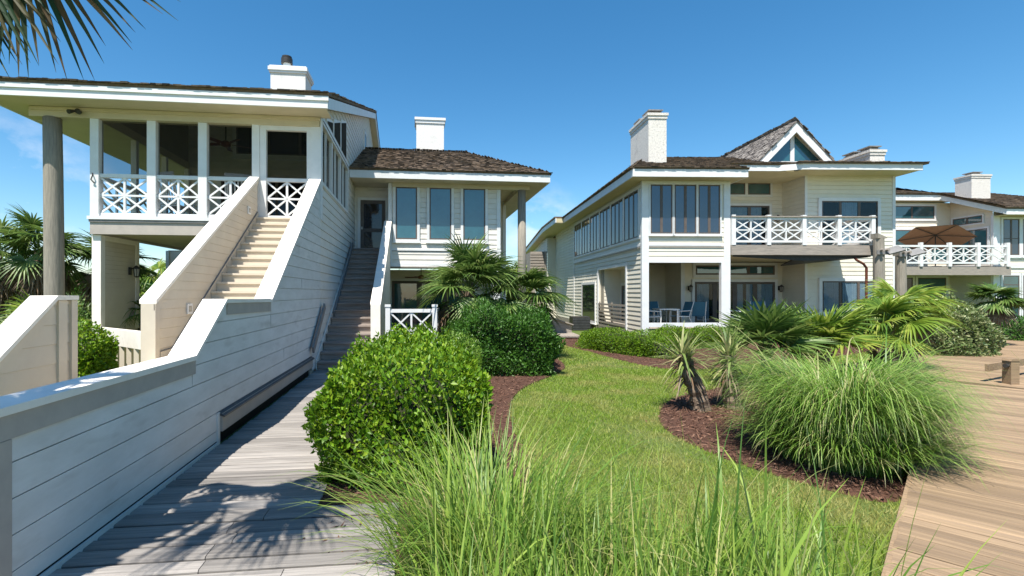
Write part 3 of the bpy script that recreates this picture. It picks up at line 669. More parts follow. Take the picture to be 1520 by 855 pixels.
# landing and steps
part(MB().box(-4.0, eu-.23, 6.45, 8.40, -1.13, -1.05), 'landing', 'beige', ST)
rise, run = 2.90/16, 4.2/16
for i in range(16):
    v = 8.40+i*run; h = -1.05+(i+1)*rise
    s_ = MB(); s_.box(-3.872, eu-.225, v-.03, v+run, h-.042, h); s_.box(-3.87, eu-.227, v, v+.02, h-rise, h-.043)
    part(s_, 'step', 'beige', ST)
for i in range(4):
    v = 5.42+i*.27; h = -1.85+(i+1)*.16
    s_ = MB(); s_.box(-4.0, eu-.225, v-.03, v+.27, h-.042, h); s_.box(-3.99, eu-.227, v, v+.02, h-.16, h-.043); part(s_, 'step', 'beige', ST)

# low rail of the side path
LR = thing('low_path_rail', TL, (-6.5, 11.6, -1.9), 'low thick beige rail on short posts beside the porch corner pier', 'railing')
mb = MB(); mb.bar((-7.62, 12.66, -1.0), (-5.3, 10.45, -.98), .14, .36); part(mb, 'rail_beam', 'capbeige', LR)
for i in range(7):
    t = .12+i*.13; p = Vector((-7.62, 12.66, 0)).lerp(Vector((-5.3, 10.45, 0)), t)
    part(MB().bar((p.x, p.y, -1.9), (p.x, p.y, -1.17), .12, .1, up=(1, 0, 0)), 'post', 'beige', LR)

# ------------------------------------------------------------------ weathered wooden stair to the wing door
WS = thing('wooden_staircase', TL, (-1.7, 14.5, -1.9), 'weathered grey wooden stair climbing to the screen door beside a white parapet', 'staircase')
n = 18; r2 = (1.66+1.85)/n; run2 = (wv+.0-12.0)/n
for i in range(n):
    v = 12.0+i*run2; h = -1.85+(i+1)*r2
    s_ = MB(); s_.box(eu+.06, -1.18, v-.03, v+run2*.5, h-.045, h); s_.box(eu+.06, -1.18, v+run2*.5+.006, v+run2, h-.045, h); s_.box(eu+.07, -1.19, v+.02, v+.04, h-r2, h-.046)
    part(s_, 'step', 'stepwood', WS)
part(MB().box(eu+.06, -.99, wv, wv+.85, 1.58, 1.655), 'top_landing', 'stepwood', WS)
pl = [(12.95, -.27), (18.62, 2.74)]
mb = MB(); mb.prism([(-1.16, 13.0, -1.9), (-1.16, 18.6, -1.9), (-1.16, 18.6, 2.68), (-1.16, 13.0, -.29)], (.18, 0, 0)); p4 = part(mb, 'parapet_wall', 'siding', WS)
mb = MB(); mb.strip(pl, -.05, 0, -1.20, -.93); mb.box(-1.19, -.94, 12.93, 13.08, -1.9, -.29); mb.build('cap', 'capbeige', p4)
sl2 = (1.66+1.85)/(wv-12.0)
part(MB().bar((eu+.09, 11.35, -1.30), (eu+.09, 12.75, -.33), .045, .17), 'handrail', 'rail', WS)
part(MB().bar((eu+.09, 14.2, -.60), (eu+.09, 18.3, 1.83), .045, .17), 'handrail', 'rail', WS)
mb = MB(); mb.prism([(eu+.02, 12.0, -1.85), (eu+.02, 12.0, -1.6), (eu+.02, wv, 1.9), (eu+.02, wv, 1.6)], (.03, 0, 0)); part(mb, 'skirt_board', 'siding', WS)
# X-braced gate panel at its foot
GT = thing('patio_railing', TL, (-.15, 12.85, -1.9), 'short white cross-braced railing at the foot of the wooden stair', 'railing')
for u in (-.80, .42): 
    pp_ = MB().box(u, u+.12, 12.78, 12.92, -1.9, -.36); pp_.box(u-.015, u+.135, 12.765, 12.935, -.36, -.30); part(pp_, 'post', 'white', GT)
part(x_panel(MB(), (-.68, 12.85), (.42, 12.85), -1.12, -.42, 2, 1), 'railing', 'white', GT)
part(x_panel(MB(), (.52, 12.94), (.70, 14.8), -1.12, -.42, 3, 1), 'railing', 'white', GT)

# ------------------------------------------------------------------ right house
TR = 1.5
H = thing('beach_house', TR, (11, 20, -1.9), 'cream two-storey house with pointed dormer, white balcony and tall painted chimney', 'house')
def part(mb, name, m, parent=None, **k): return mb.build(name, m, parent or H, **k)
F = (0, -1, 0); Wn = (-1, 0, 0)
wu, fv = 6.9, 18.0
# sunroom block front
mb = MB()
mb.siding((0, fv, 0), X_, F, [(1.2, wu, 10.14), (4.2, wu, 10.14)], .18, .016, 1.2)
mb.siding((wu, 0, 0), (0, -1, 0), Wn, [(-1.6, -28.8, -fv), (4.3, -28.8, -fv)], .18, .022, -1.6, holes=[(-23.77, -19.83, -1.5, 1.12)])
mb.siding((wu, 0, 0), (0, -1, 0), Wn, [(-1.6, -34.4, -28.8), (4.3, -34.4, -28.8)], .18, .022, -1.6)
mb.siding((0, fv, 0), X_, F, [(-1.6, wu, wu+.01), (1.2, wu, wu+.01)], .18, .016, 1.2)
mb.siding((10.14, 0, 0), Y_, X_, [(1.85, fv, 21.5), (4.6, fv, 21.5)], .18, .016, 1.2)
# recess in the west wall
mb.siding((wu+.9, 0, 0), (0, -1, 0), Wn, [(-1.5, -23.77, -19.83), (1.12, -23.77, -19.83)], .18, .016, -1.6)
mb.box(wu, wu+.9, 19.75, 19.83, -1.6, 1.12); mb.box(wu+.02, wu+.9, 23.77, 23.85, -1.6, 1.12); mb.box(wu+.02, wu+.9, 19.83, 23.77, 1.12, 1.16)
part(mb, 'wall', 'siding_r')
part(MB().box(wu-.02, wu+1, 19.8, 23.8, -1.6, -1.5), 'porch_floor', 'greywood')
# west lower rear: another wing that steps out
mb = MB(); mb.siding((0, 34.4, 0), X_, F, [(-1.9, 6.3, wu), (3.9, 6.3, wu)], .18, .016, -1.6); mb.siding((6.3, 0, 0), (0, -1, 0), Wn, [(-1.9, -44, -34.4), (3.4, -44, -34.4), (3.9, -40, -34.4)], .18, .02, -1.6)
part(mb, 'wall', 'siding_r')
# trims on the west face
mb = MB()
mb.box(wu-.06, wu+.0, 18.05, 28.8, 1.77, 1.86); mb.box(wu-.045, wu, 18.05, 28.8, 2.06, 2.14); mb.box(wu-.045, wu, 18.14, 28.8, 3.98, 4.10)
for v in np.linspace(18.32, 28.7, 7): mb.box(wu-.048, wu, v-.08, v+.08, 2.14, 3.98)
mb.box(wu-.05, wu+.02, 23.77, 23.92, -1.55, 1.12); mb.box(wu-.05, wu+.02, 19.68, 19.83, -1.55, 1.12); mb.box(wu-.052, wu+.02, 19.7, 23.9, 1.12, 1.24)
mb.box(wu-.04, wu, 28.75, 28.87, -1.6, 2.06)
part(mb, 'trim', 'white')
part(MB().box(wu-.055, wu, 18.06, 28.8, 1.71, 1.77), 'flashing', 'tan')
vs_ = np.linspace(18.32, 28.7, 7)
for a, b in zip(vs_, vs_[1:]):
    window(H, (wu, 0, 0), (0, -1, 0), Wn, -b+.08, -a-.08, 2.14, 3.98, 3, 'glassdark', tw=0, off=.005)
window(H, (wu, 0, 0), (0, -1, 0), Wn, -26.75, -24.3, -1.42, .45, 1, 'glassdark', tw=.13, off=.025)
window(H, (wu+.9, 0, 0), (0, -1, 0), Wn, -22.9, -20.9, -1.45, .35, 1, 'glass', tw=.13, off=.025, sw=.16, sill=False)
rl = MB()
for k in range(6): rl.box(wu-.03, wu+.01, 19.83, 23.77, -1.42+k*.17, -1.34+k*.17)
for v in (19.85, 21.8, 23.7): rl.box(wu+.01, wu+.06, v, v+.06, -1.5, -.42)
part(rl, 'slat_railing', 'greywood')
part(MB().box(wu+.03, 10.1, fv+.02, 34, -1.95, -1.36), 'foundation', 'greywood')
part(MB().box(wu-.015, wu+.03, fv+.4, 34.3, -1.95, -1.6), 'skirting', 'greywood')
# sunroom front trim, windows and openings
mb = MB()
mb.box(wu-.06, wu+.2, fv-.05, fv+.1, -1.9, 4.2); mb.box(9.85, 10.19, fv-.05, fv+.12, -1.5, 1.2)
mb.box(wu+.2, 9.85, fv-.045, fv+.10, 1.14, 1.26); mb.box(wu+.2, 9.85, fv-.04, fv+.1, -1.27, -1.12); mb.box(wu+.2, 9.85, fv-.05, fv, 1.77, 1.86)
mb.box(9.95, 10.19, fv-.05, fv+.1, 1.2, 4.2); mb.box(wu+.2, 9.95, fv-.045, fv, 4.08, 4.2)
part(mb, 'trim', 'white')
part(MB().box(wu+.2, 9.95, fv-.04, fv, 1.71, 1.77), 'flashing', 'tan')
for k in range(3):
    a = wu+.26+k*.905; window(H, (0, fv, 0), X_, F, a, a+.83, 2.22, 4.06, 2, 'glassblue', tw=.05, off=.02, sw=.05)
# porch behind: back walls
bv = 21.5
mb = MB()
mb.siding((0, bv, 0), X_, F, [(-1.36, 10.0, 14.6), (1.36, 10.0, 14.6)], .18, .014, -1.6)
mb.siding((0, bv, 0), X_, F, [(1.8, 10.14, 14.6), (5.0, 10.14, 14.6)], .18, .014, -1.6)
mb.siding((14.58, 0, 0), (0, -1, 0), Wn, [(-1.36, -bv, -20.0), (1.36, -bv, -20.0)], .18, .014, -1.6)
mb.siding((14.58, 0, 0), (0, -1, 0), Wn, [(1.8, -bv, -20.0), (5.0, -bv, -20.0)], .18, .014, -1.6)
mb.siding((0, 20.0, 0), X_, F, [(-1.6, 14.56, 18.36), (5.02, 14.56, 18.36)], .18, .018, -1.6)
mb.siding((18.36, 0, 0), Y_, X_, [(-1.6, 20.0, 31), (5.02, 20.0, 31)], .18, .018, -1.6)
mb.siding((0, 23.2, 0), X_, F, [(-1.36, wu+.1, 10.0), (1.36, wu+.1, 10.0)], .18, .014, -1.6)
mb.box(9.98, 10.0, bv, 23.2, -1.36, 1.36)
part(mb, 'wall', 'siding_r')
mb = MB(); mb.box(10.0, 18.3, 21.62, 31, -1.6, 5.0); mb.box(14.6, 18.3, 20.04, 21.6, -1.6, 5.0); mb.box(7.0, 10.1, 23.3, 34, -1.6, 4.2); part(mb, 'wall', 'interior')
part(MB().box(wu+.1, 14.58, fv+.1, 23.2, -1.42, -1.35), 'porch_floor', 'greywood')
mb = MB(); mb.box(wu+.05, 10.1, fv+.1, 23.2, 1.36, 1.45); part(mb, 'porch_ceiling', 'soffit_r')
mb = MB(); mb.box(14.52, 14.62, 19.97, 20.02, -1.6, 1.36); mb.box(14.52, 14.62, 19.97, 20.02, 1.9, 5.0); mb.box(18.28, 18.40, 19.965, 20.05, -1.7, 5.0); mb.box(9.94, 10.1, bv-.05, bv, -1.35, 1.36); part(mb, 'corner_trim', 'white')
def glazed(a, b, c, d, n_, g='glass', cur=None, tw=.12, sill=False, sw=.07, v=bv): return window(H, (0, v, 0), X_, F, a, b, c, d, n_, g, tw=tw, sill=sill, sw=sw, curtain=cur, off=.035 if cur else .02)
glazed(10.6, 14.2, .82, 1.24, 3)
glazed(10.55, 14.2, -1.33, .50, 4, cur=[(10.62, 11.2), (12.3, 12.75), (12.9, 13.2), (13.35, 14.1)], sw=.1)
glazed(8.2, 9.0, -1.33, .5, 1, 'glassdark', v=23.2)
window(H, (0, bv, 0), X_, F, 12.0, 12.85, 4.42, 5.0-.06, 1, 'glass', tw=.09, off=.02, sill=False); window(H, (0, bv, 0), X_, F, 12.97, 14.0, 4.42, 5.0-.06, 1, 'glass', tw=.09, off=.022, sill=False)
glazed(11.2, 13.95, 1.88, 3.92, 3, cur=[(12.15, 12.95), (13.1, 13.6)], tw=.1)
window(H, (0, 20.0, 0), X_, F, 15.2, 17.6, 1.95, 3.86, 3, tw=.13, off=.04, curtain=[(15.95, 16.85)])
window(H, (0, 20.0, 0), X_, F, 15.22, 17.55, -.78, .50, 3, tw=.13, off=.04, curtain=[(15.3, 15.95), (16.1, 17.5)])
# balcony deck
mb = MB(); mb.box(10.2, 15.75, 17.88, 17.97, 1.43, 1.80); mb.box(15.66, 15.75, 17.97, 19.98, 1.43, 1.80); part(mb, 'deck_beam', 'greywood')
mb = MB(); mb.box(10.2, 15.66, 17.97, 19.96, 1.70, 1.82); mb.box(10.16, 14.56, 19.96, 21.48, 1.70, 1.82); part(mb, 'balcony_floor', 'greywood')
mb = MB(); mb.box(10.2, 14.55, 18.0, 21.45, 1.39, 1.42); part(mb, 'deck_underside', 'soffit_r')
mb = MB(); mb.prism([(10.4, 18.02, 1.37), (13.2, 18.02, 1.22), (15.6, 18.02, 1.37)], (0, .05, 0)); mb.box(10.3, 15.6, 17.98, 18.02, 1.37, 1.425); mb.prism([(12.9, 18.1, 1.36), (13.1, 19.4, 1.1), (15.6, 18.1, 1.36)], (0, .03, .04)); part(mb, 'gutter', 'dark')
mb = MB(); mb.tube([(15.0, 18.0, 1.34), (15.05, 17.96, 1.24), (15.3, 17.95, 1.1), (15.42, 17.96, .95), (15.42, 17.97, -1.5)], .045, 10); part(mb, 'drainpipe', 'fanwood')
pu = [10.28, 11.62, 12.97, 14.32, 15.62]
for u in pu: part(MB().box(u-.07, u+.07, 17.86, 18.0, 1.80, 2.93), 'post', 'white')
for a, b in zip(pu, pu[1:]): part(x_panel(MB(), (a+.07, 17.93), (b-.07, 17.93), 1.90, 2.84), 'railing', 'white')
part(x_panel(MB(), (15.62, 18.0), (15.62, 19.96), 1.90, 2.84), 'railing', 'white')
mb = MB(); mb.box(10.2, 15.72, 17.83, 18.03, 2.845, 2.885); mb.box(15.52, 15.72, 18.03, 19.96, 2.845, 2.885); part(mb, 'handrail', 'greywood')
# log post with its plank bracket
def deck_post(u, v, top):
    m_ = MB(); m_.tube([(u, v, -1.95), (u, v, .5), (u-.01, v, top-.12)], [.19, .18, .17], 14, .02)
    m_.prism([(u-.18, v-.16, top-.14), (u+.17, v-.16, top-.14), (u+.17, v-.16, top-.1), (u-.18, v-.16, top+.05)], (0, .32, 0))
    lp = part(m_, 'log_post', 'log')
    k = MB(); k.bar((u+.1, v-.16, 1.50), (u+.72, v-.16, 1.66), .34, .06, up=(0, -.55, .83)); k.box(u-.24, u+.2, v-.21, v-.17, 1.42, 1.58); k.build('bracket_plank', 'rail', lp)
    bt = MB()
    for du in (-.12, .08): bt.tube([(u+du, v-.24, 1.58), (u+du, v-.34, 1.58)], .05, 8)
    bt.build('bolt', 'greywood', lp)
deck_post(15.60, 17.62, 2.16)
deck_post(17.35, 18.6, 1.6)
# roofs: sunroom hip roof
a0, b0 = (6.22, 17.28, 4.53), (10.52, 17.28, 4.53)
rA = (8.5, 22.1, 6.25); rB = (12.6, 22.1, 6.25)
roof_plane(H, [a0, b0, (10.52, 19.2, 5.21), (12.6, 19.2, 5.21), rB, rA], 'shake', .07, .14, 21)
roof_plane(H, [(6.22, 28.9, 4.53), a0, rA, (8.5, 27, 6.25)], 'shake', .07, .14, 22)
mb = MB(); mb.box(6.26, 10.48, 17.30, 17.35, 4.20, 4.47); mb.box(6.26, 6.31, 17.35, 28.9, 4.20, 4.47); mb.box(10.43, 10.48, 17.35, 19.2, 4.20, 4.47); part(mb, 'fascia', 'white')
mb = MB(); mb.box(6.31, 10.43, 17.35, 18.05, 4.205, 4.23); mb.box(6.31, wu+.05, 18.05, 28.9, 4.205, 4.23); mb.box(wu+.05, 10.14, 18.05, 21.4, 4.205, 4.23); mb.box(10.14, 10.43, 18.05, 19.3, 4.205, 4.23); part(mb, 'soffit', 'soffit_r')
# rear roof stepping down along the west side
rr = [(28.9, 4.22), (33.5, 4.20), (44, 3.35)]
mb = MB(); mb.strip(rr, 0, .27, 5.78, 5.84); part(mb, 'fascia', 'white'); mb = MB(); mb.box(5.84, 6.3, 28.9, 28.95, 4.2, 4.47); mb.strip(rr, 0, .03, 5.84, 6.9); part(mb, 'soffit', 'soffit_r')
mb = MB(); mb.strip(rr, .28, .36, 5.72, 9.0); part(mb, 'roof', 'shake')
# main roof
m0 = 19.2
roof_plane(H, [(10.4, m0, 5.21), (18.75, m0, 5.21), (18.75, 26, 7.2), (10.4, 26, 7.2)], 'shake', .07, .15, 23)
roof_plane(H, [(18.75, 32.8, 5.21), (10.4, 32.8, 5.21), (10.4, 26, 7.2), (18.75, 26, 7.2)], 'shake', .07, .3, 24)
mb = MB(); mb.box(10.5, 12.9, m0+.02, m0+.07, 4.92, 5.15); mb.prism([(12.9, m0+.02, 4.92), (12.9, m0+.02, 5.15), (13.7, m0-.28, 5.15), (13.7, m0-.28, 4.92)], (0, .05, 0)); mb.box(13.7, 18.55, m0-.28, m0-.23, 4.92, 5.15)
mb.strip([(m0-.2, 4.92), (26, 6.92)], 0, .23, 18.58, 18.64); part(mb, 'fascia', 'white')
mb = MB(); mb.box(10.5, 18.55, m0+.07, 21.6, 4.93, 4.95); mb.box(13.7, 18.55, m0-.23, m0+.07, 4.932, 4.952); part(mb, 'soffit', 'soffit_r')
roof_plane(H, [(13.5, m0-.34, 5.2), (18.75, m0-.34, 5.2), (18.75, m0+.1, 5.22), (13.5, m0+.1, 5.22)], 'shake', .05, .13, 25)
# dormer
gv, gx, gt, gb, hw = 21.2, 14.8, 7.58, 5.55, 1.95
sl = (gt-gb)/hw
roof_plane(H, [(gx-hw, 28.5, gb), (gx-hw, gv-.35, gb), (gx, gv-.35, gt), (gx, 28.5, gt)], 'shake_grey', .06, .16, 26)
roof_plane(H, [(gx+hw, gv-.35, gb), (gx+hw, 28.5, gb), (gx, 28.5, gt), (gx, gv-.35, gt)], 'shake_grey', .06, .16, 27)
mb = MB(); mb.prism([(gx-hw, gv, gb-.1), (gx+hw, gv, gb-.1), (gx, gv, gt-.12)], (0, .1, 0)); dm = part(mb, 'dormer', 'siding_r')
mb = MB()
for s_ in (-1, 1):
    mb.prism([(gx+s_*hw, gv-.32, gb-.50), (gx+s_*hw, gv-.32, gb-.07), (gx, gv-.32, gt-.07), (gx, gv-.32, gt-.52)], (0, .06, 0))
mb.build('rake_board', 'white', dm)
mb = MB()
for s_ in (-1, 1): mb.prism([(gx+s_*hw, gv-.26, gb-.16), (gx+s_*hw, gv-.26, gb-.13), (gx, gv-.26, gt-.13), (gx, gv-.26, gt-.16)], (0, .26, 0))
mb.build('soffit', 'soffit_r', dm)
mb = MB(); mb.box(gx-.09, gx+.09, gv-.05, gv, gb+.3, gt-.3); mb.box(gx-1.3, gx+1.3, gv-.045, gv, gb+.02, gb+.30); mb.build('window_trim', 'white', dm)
for s_ in (-1, 1):
    g = MB(); x0 = gx+s_*.10; g.prism([(x0, gv-.03, gb+.31), (gx+s_*1.28, gv-.03, gb+.31), (x0, gv-.03, gb+.31+1.10*sl)], (0, .02, 0)); g.build('pane', 'glass', dm)
# chimneys
def chimney(u0, u1, v0, v1, z0, z1, m='brickpaint', pots=2):
    c = part(MB().box(u0, u1, v0, v1, z0, z1-.22), 'chimney', m)
    k = MB(); k.box(u0-.03, u1+.03, v0-.03, v1+.03, z1-.22, z1-.10); k.box(u0-.06, u1+.06, v0-.06, v1+.06, z1-.10, z1); k.build('chimney_cap', m, c)
    for i in range(pots):
        vv = v0+(v1-v0)*(i+.5)/pots; uu = (u0+u1)/2; hw_ = min(.28, (u1-u0)*.36)
        q = MB(); q.box(uu-hw_, uu+hw_, vv-.3, vv+.3, z1, z1+.10); q.box(uu-hw_*.8, uu+hw_*.8, vv-.24, vv+.24, z1+.1, z1+.17); q.box(uu-hw_-.04, uu+hw_+.04, vv-.34, vv+.34, z1+.17, z1+.21); q.build('chimney_pot', 'lead', c)
chimney(7.50, 8.22, 19.0, 21.0, 4.6, 7.12)
chimney(17.85, 18.5, 20.6, 22.3, 5.4, 6.22)
# rear balcony on the west side
mb = MB()
mb.box(5.2, 6.28, 35.0, 35.08, 1.7, 3.0); mb.box(5.2, 5.28, 35.08, 38.5, 1.7, 3.0); mb.box(5.2, 6.28, 35.0, 38.5, 1.6, 1.7); mb.box(6.2, 6.3, 34.6, 35.0, 1.6, 3.0)
for k in range(6): mb.box(5.15, 6.28, 34.96, 35.0, 1.78+k*.2, 1.92+k*.2)
for (u, v) in ((5.22, 35.05), (5.22, 38.4)): mb.box(u, u+.3, v, v+.12, -1.9, 1.6)
mb.box(5.3, 6.3, 35.6, 35.7, -1.9, -.35)
for k in range(7): mb.box(5.25, 6.28, 35.56, 35.6, -1.8+k*.2, -1.66+k*.2)
part(mb, 'rear_balcony', 'greywood')
part(MB().box(6.285, 6.295, 35.2, 38, -.3, 1.5), 'doorway_shade', 'black')  # black sheet on the wall, painted shade of an opening

# ------------------------------------------------------------------ far house
H = thing('beach_house', TR, (27, 28, -1.9), 'furthest cream house at right with tan umbrella on its white balcony', 'house')
mb = MB()
mb.siding((0, 27.8, 0), X_, F, [(-1.5, 20, 29.2), (5.3, 20, 29.2)], .2, .016, -1.5)
mb.siding((0, 25.5, 0), X_, F, [(-1.5, 28.9, 36), (4.7, 28.9, 36)], .2, .016, -1.5)
mb.siding((28.9, 0, 0), (0, -1, 0), Wn, [(-1.5, -27.8, -25.5), (4.2, -27.8, -25.5), (4.75, -27.8, -25.5), (5.5, -27.8, -27.7)], .2, .016, -1.5)
part(mb, 'wall', 'siding_r')
part(MB().box(20, 36, 28.6, 38, -1.7, 4.2), 'wall', 'interior')
mb = MB(); mb.box(28.84, 29.2, 25.43, 25.56, -1.6, 4.2); mb.box(29.2, 36, 25.45, 25.5, 1.35, 1.5); mb.box(29.2, 36, 25.45, 25.5, 1.85, 1.95)
mb.prism([(24.6, 25.9, 4.55), (29.25, 25.9, 4.15), (29.25, 25.9, 3.95), (24.6, 25.9, 3.45)], (0, .1, 0)) if False else None
part(mb, 'trim', 'white')
for a in (29.4, 30.5, 31.6):
    window(H, (0, 25.5, 0), X_, F, a, a+.9, 2.05, 4.0, 2, 'glassblue', tw=.1, rows=[2.95], off=.02)
    window(H, (0, 25.5, 0), X_, F, a, a+.9, -1.3, .95, 1, 'glass', tw=.12, rows=[.45], off=.02)
window(H, (0, 27.8, 0), X_, F, 25.2, 27.9, 4.35, 5.1, 2, 'glass', tw=.12, off=.02, sill=False)
window(H, (0, 27.8, 0), X_, F, 24.6, 27.4, 1.9, 3.7, 3, 'glass', tw=.12, off=.02, sill=False)
window(H, (0, 27.8, 0), X_, F, 27.7, 28.7, 1.9, 3.9, 1, 'glass', tw=.05, off=.02, sill=False)
window(H, (0, 27.8, 0), X_, F, 25.0, 26.6, -1.4, .9, 1, 'glassdark', tw=.12, off=.02, sill=False)
window(H, (0, 27.8, 0), X_, F, 26.9, 28.6, -1.4, .9, 1, 'glass', tw=.12, off=.02, sill=False)
# slanting glass gable on the side of the balcony
window(H, (28.9, 0, 0), (0, -1, 0), Wn, -27.6, -25.75, 1.6, 3.55, 2, 'glass', tw=.1, off=.02, sill=False)
window(H, (28.9, 0, 0), (0, -1, 0), Wn, -27.6, -26.0, 3.9, 4.3, 2, 'glass', tw=.08, off=.022, sill=False)
mb = MB(); mb.box(20.5, 29.2, 24.9, 24.98, .95, 1.38); part(mb, 'deck_beam', 'greywood')
part(MB().box(20.5, 29.25, 24.98, 28.45, 1.30, 1.42), 'balcony_floor', 'greywood')
part(MB().box(20.5, 29.2, 25.0, 28.45, .98, 1.0), 'deck_underside', 'soffit_r')
pu = [21.2, 22.75, 24.3, 25.85, 27.4, 29.0]
for u in pu: part(MB().box(u-.08, u+.08, 24.84, 24.98, 1.40, 2.66), 'post', 'white')
for a, b in zip(pu, pu[1:]): part(x_panel(MB(), (a+.08, 24.92), (b-.08, 24.92), 1.55, 2.52, k=1.1), 'railing', 'white')
roof_plane(H, [(20, 27.3, 5.75), (27.95, 27.3, 5.75), (27.95, 33, 7.3), (20, 33, 7.3)], 'shake', .07, .2, 31)
roof_plane(H, [(27.9, 27.3, 5.72), (28.8, 24.7, 4.5), (29.5, 33, 7.0), (27.9, 33, 7.28)], 'shake', .07, .2, 32)
roof_plane(H, [(28.75, 24.7, 4.5), (37, 24.7, 4.5), (37, 33, 7.0), (28.75, 33, 7.0)], 'shake', .07, .2, 33)
mb = MB(); mb.box(20, 27.9, 27.35, 27.42, 5.36, 5.67)
mb.add([(27.9, 27.35, 5.36), (28.8, 24.75, 4.14), (28.8, 24.75, 4.42), (27.9, 27.35, 5.64), (27.97, 27.38, 5.36), (28.87, 24.78, 4.14), (28.87, 24.78, 4.42), (27.97, 27.38, 5.64)], [(0, 1, 2, 3), (7, 6, 5, 4), (0, 4, 5, 1), (3, 2, 6, 7), (0, 3, 7, 4), (1, 5, 6, 2)])
mb.box(28.8, 37, 24.75, 24.82, 4.14, 4.42); part(mb, 'fascia', 'white')
mb = MB(); mb.box(20, 27.9, 27.42, 28.5, 5.37, 5.39); mb.box(27.9, 28.92, 27.42, 28.5, 5.375, 5.395); mb.box(28.87, 37, 24.82, 25.5, 4.15, 4.17)
mb.add([(27.93, 27.4, 5.37), (28.85, 24.8, 4.16), (29.3, 24.8, 4.16), (29.3, 27.4, 5.37)], [(0, 1, 2, 3)]); part(mb, 'soffit', 'soffit_r')
chimney(31.5, 32.7, 29.0, 30.0, 5.0, 7.3, 'brickpaint', 1)
chimney(35.6, 36.6, 27, 28.5, 5.0, 6.3, 'stucco', 1)
# ------------------------------------------------------------------ furniture and small things
def copy_thing(o, loc=None, rz=None, label=None):
    c = o.copy(); COL.objects.link(c); BASE[c.name] = BASE[o.name]
    for ch in [x for x in o.children]:
        d = ch.copy(); COL.objects.link(d); d.parent = c
        for g in [x for x in ch.children]:
            e = g.copy(); COL.objects.link(e); e.parent = d
    if loc is not None: c.location = loc
    if rz is not None: c.rotation_euler = (0, 0, rz)
    if label: c['label'] = label
    return c

def sling_chair(label):
    t = thing('patio_chair', 0, (0, 0, 0), label, 'chair', 'sling chairs on the right house porch')
    t.location = (0, 0, 0)
    for s_ in (-1, 1):
        x = .29*s_; m_ = MB()
        m_.tube([(x, -.28, 0), (x, -.30, .42), (x, -.28, .62), (x, .26, .64)], .018, 8); m_.build('arm_frame', 'white', t)
        m_ = MB(); m_.tube([(x*.9, .38, 0), (x*.9, .22, .40), (x*.9, .44, 1.0)], .018, 8); m_.build('back_frame', 'white', t)
        m_ = MB(); m_.bar((x*.9, -.3, .42), (x*.9, .24, .39), .03, .03); m_.build('side_rail', 'white', t)
    MB().box(-.26, .26, -.30, .22, .395, .41).build('seat', 'sling', t)
    m_ = MB(); m_.prism([(-.26, .24, .42), (.26, .24, .42), (.26, .44, .99), (-.26, .44, .99)], (0, -.014, .004)); m_.build('backrest', 'sling', t)
    return t
ch0 = sling_chair('blue sling patio chair drawn up to the small white porch table, facing right')
def atR(u, v, h): return w(TR, (u, v, h))
fl = -1.35
ch0.location = atR(7.75, 19.3, fl); ch0.rotation_euler = (0, 0, R(80))
copy_thing(ch0, atR(9.05, 19.6, fl), R(-75), 'blue sling patio chair on the right side of the small white porch table')
copy_thing(ch0, atR(8.4, 20.4, fl), R(5), 'blue sling patio chair behind the small white porch table')
copy_thing(ch0, atR(9.9, 19.9, fl), R(165), 'blue sling patio chair just left of the porch post, before the glass doors')
copy_thing(ch0, atR(11.15, 19.2, fl), R(60), 'blue sling patio chair just right of the porch post, before the glass doors')
copy_thing(ch0, atR(12.35, 19.6, fl), R(-20), 'blue sling patio chair second to the right of the porch post')
tb = thing('patio_table', 0, (0, 0, 0), 'small square white table between blue sling chairs on the porch', 'table'); tb.location = atR(8.4, 19.5, fl)
MB().box(-.4, .4, -.4, .4, .68, .72).build('table_top', 'white', tb)
for x in (-.34, .34):
    for y in (-.34, .34): MB().box(x-.025, x+.025, y-.025, y+.025, 0, .68).build('leg', 'white', tb)

def rocker(label):
    t = thing('rocking_chair', 0, (0, 0, 0), label, 'chair', 'white rocking chairs on the screened porch'); t.location = (0, 0, 0)
    for s_ in (-1, 1):
        x = .3*s_
        m_ = MB(); m_.tube([(x, -.42, .05), (x, -.2, .02), (x, .1, .02), (x, .45, .08)], .022, 8); m_.build('rocker', 'white', t)
        m_ = MB(); m_.tube([(x, -.26, .02), (x, -.26, .62)], .022, 8); m_.build('leg', 'white', t)
        m_ = MB(); m_.tube([(x, .2, .03), (x, .24, .45), (x, .42, 1.28)], .024, 8); m_.build('back_post', 'white', t)
        MB().bar((x, -.32, .63), (x, .3, .66), .07, .03).build('arm', 'white', t)
    MB().box(-.3, .3, -.3, .26, .42, .45).build('seat', 'white', t)
    m_ = MB()
    for k in range(7): m_.bar((-.25+k*.083, .25, .48), (-.25+k*.083, .41, 1.2), .04, .015, up=(0, 1, 0))
    m_.bar((-.3, .415, 1.22), (.3, .415, 1.22), .03, .12); m_.bar((-.3, .26, .5), (.3, .26, .5), .03, .06); m_.build('backrest', 'white', t)
    return t
rk0 = rocker('white slatted rocking chair behind the second porch bay'); rk0.location = w(TL, (-6.35, 13.75, 1.85)); rk0.rotation_euler = (0, 0, R(165))
copy_thing(rk0, w(TL, (-4.75, 13.75, 1.85)), R(200), 'white slatted rocking chair behind the third porch bay, beside the stair parapet')

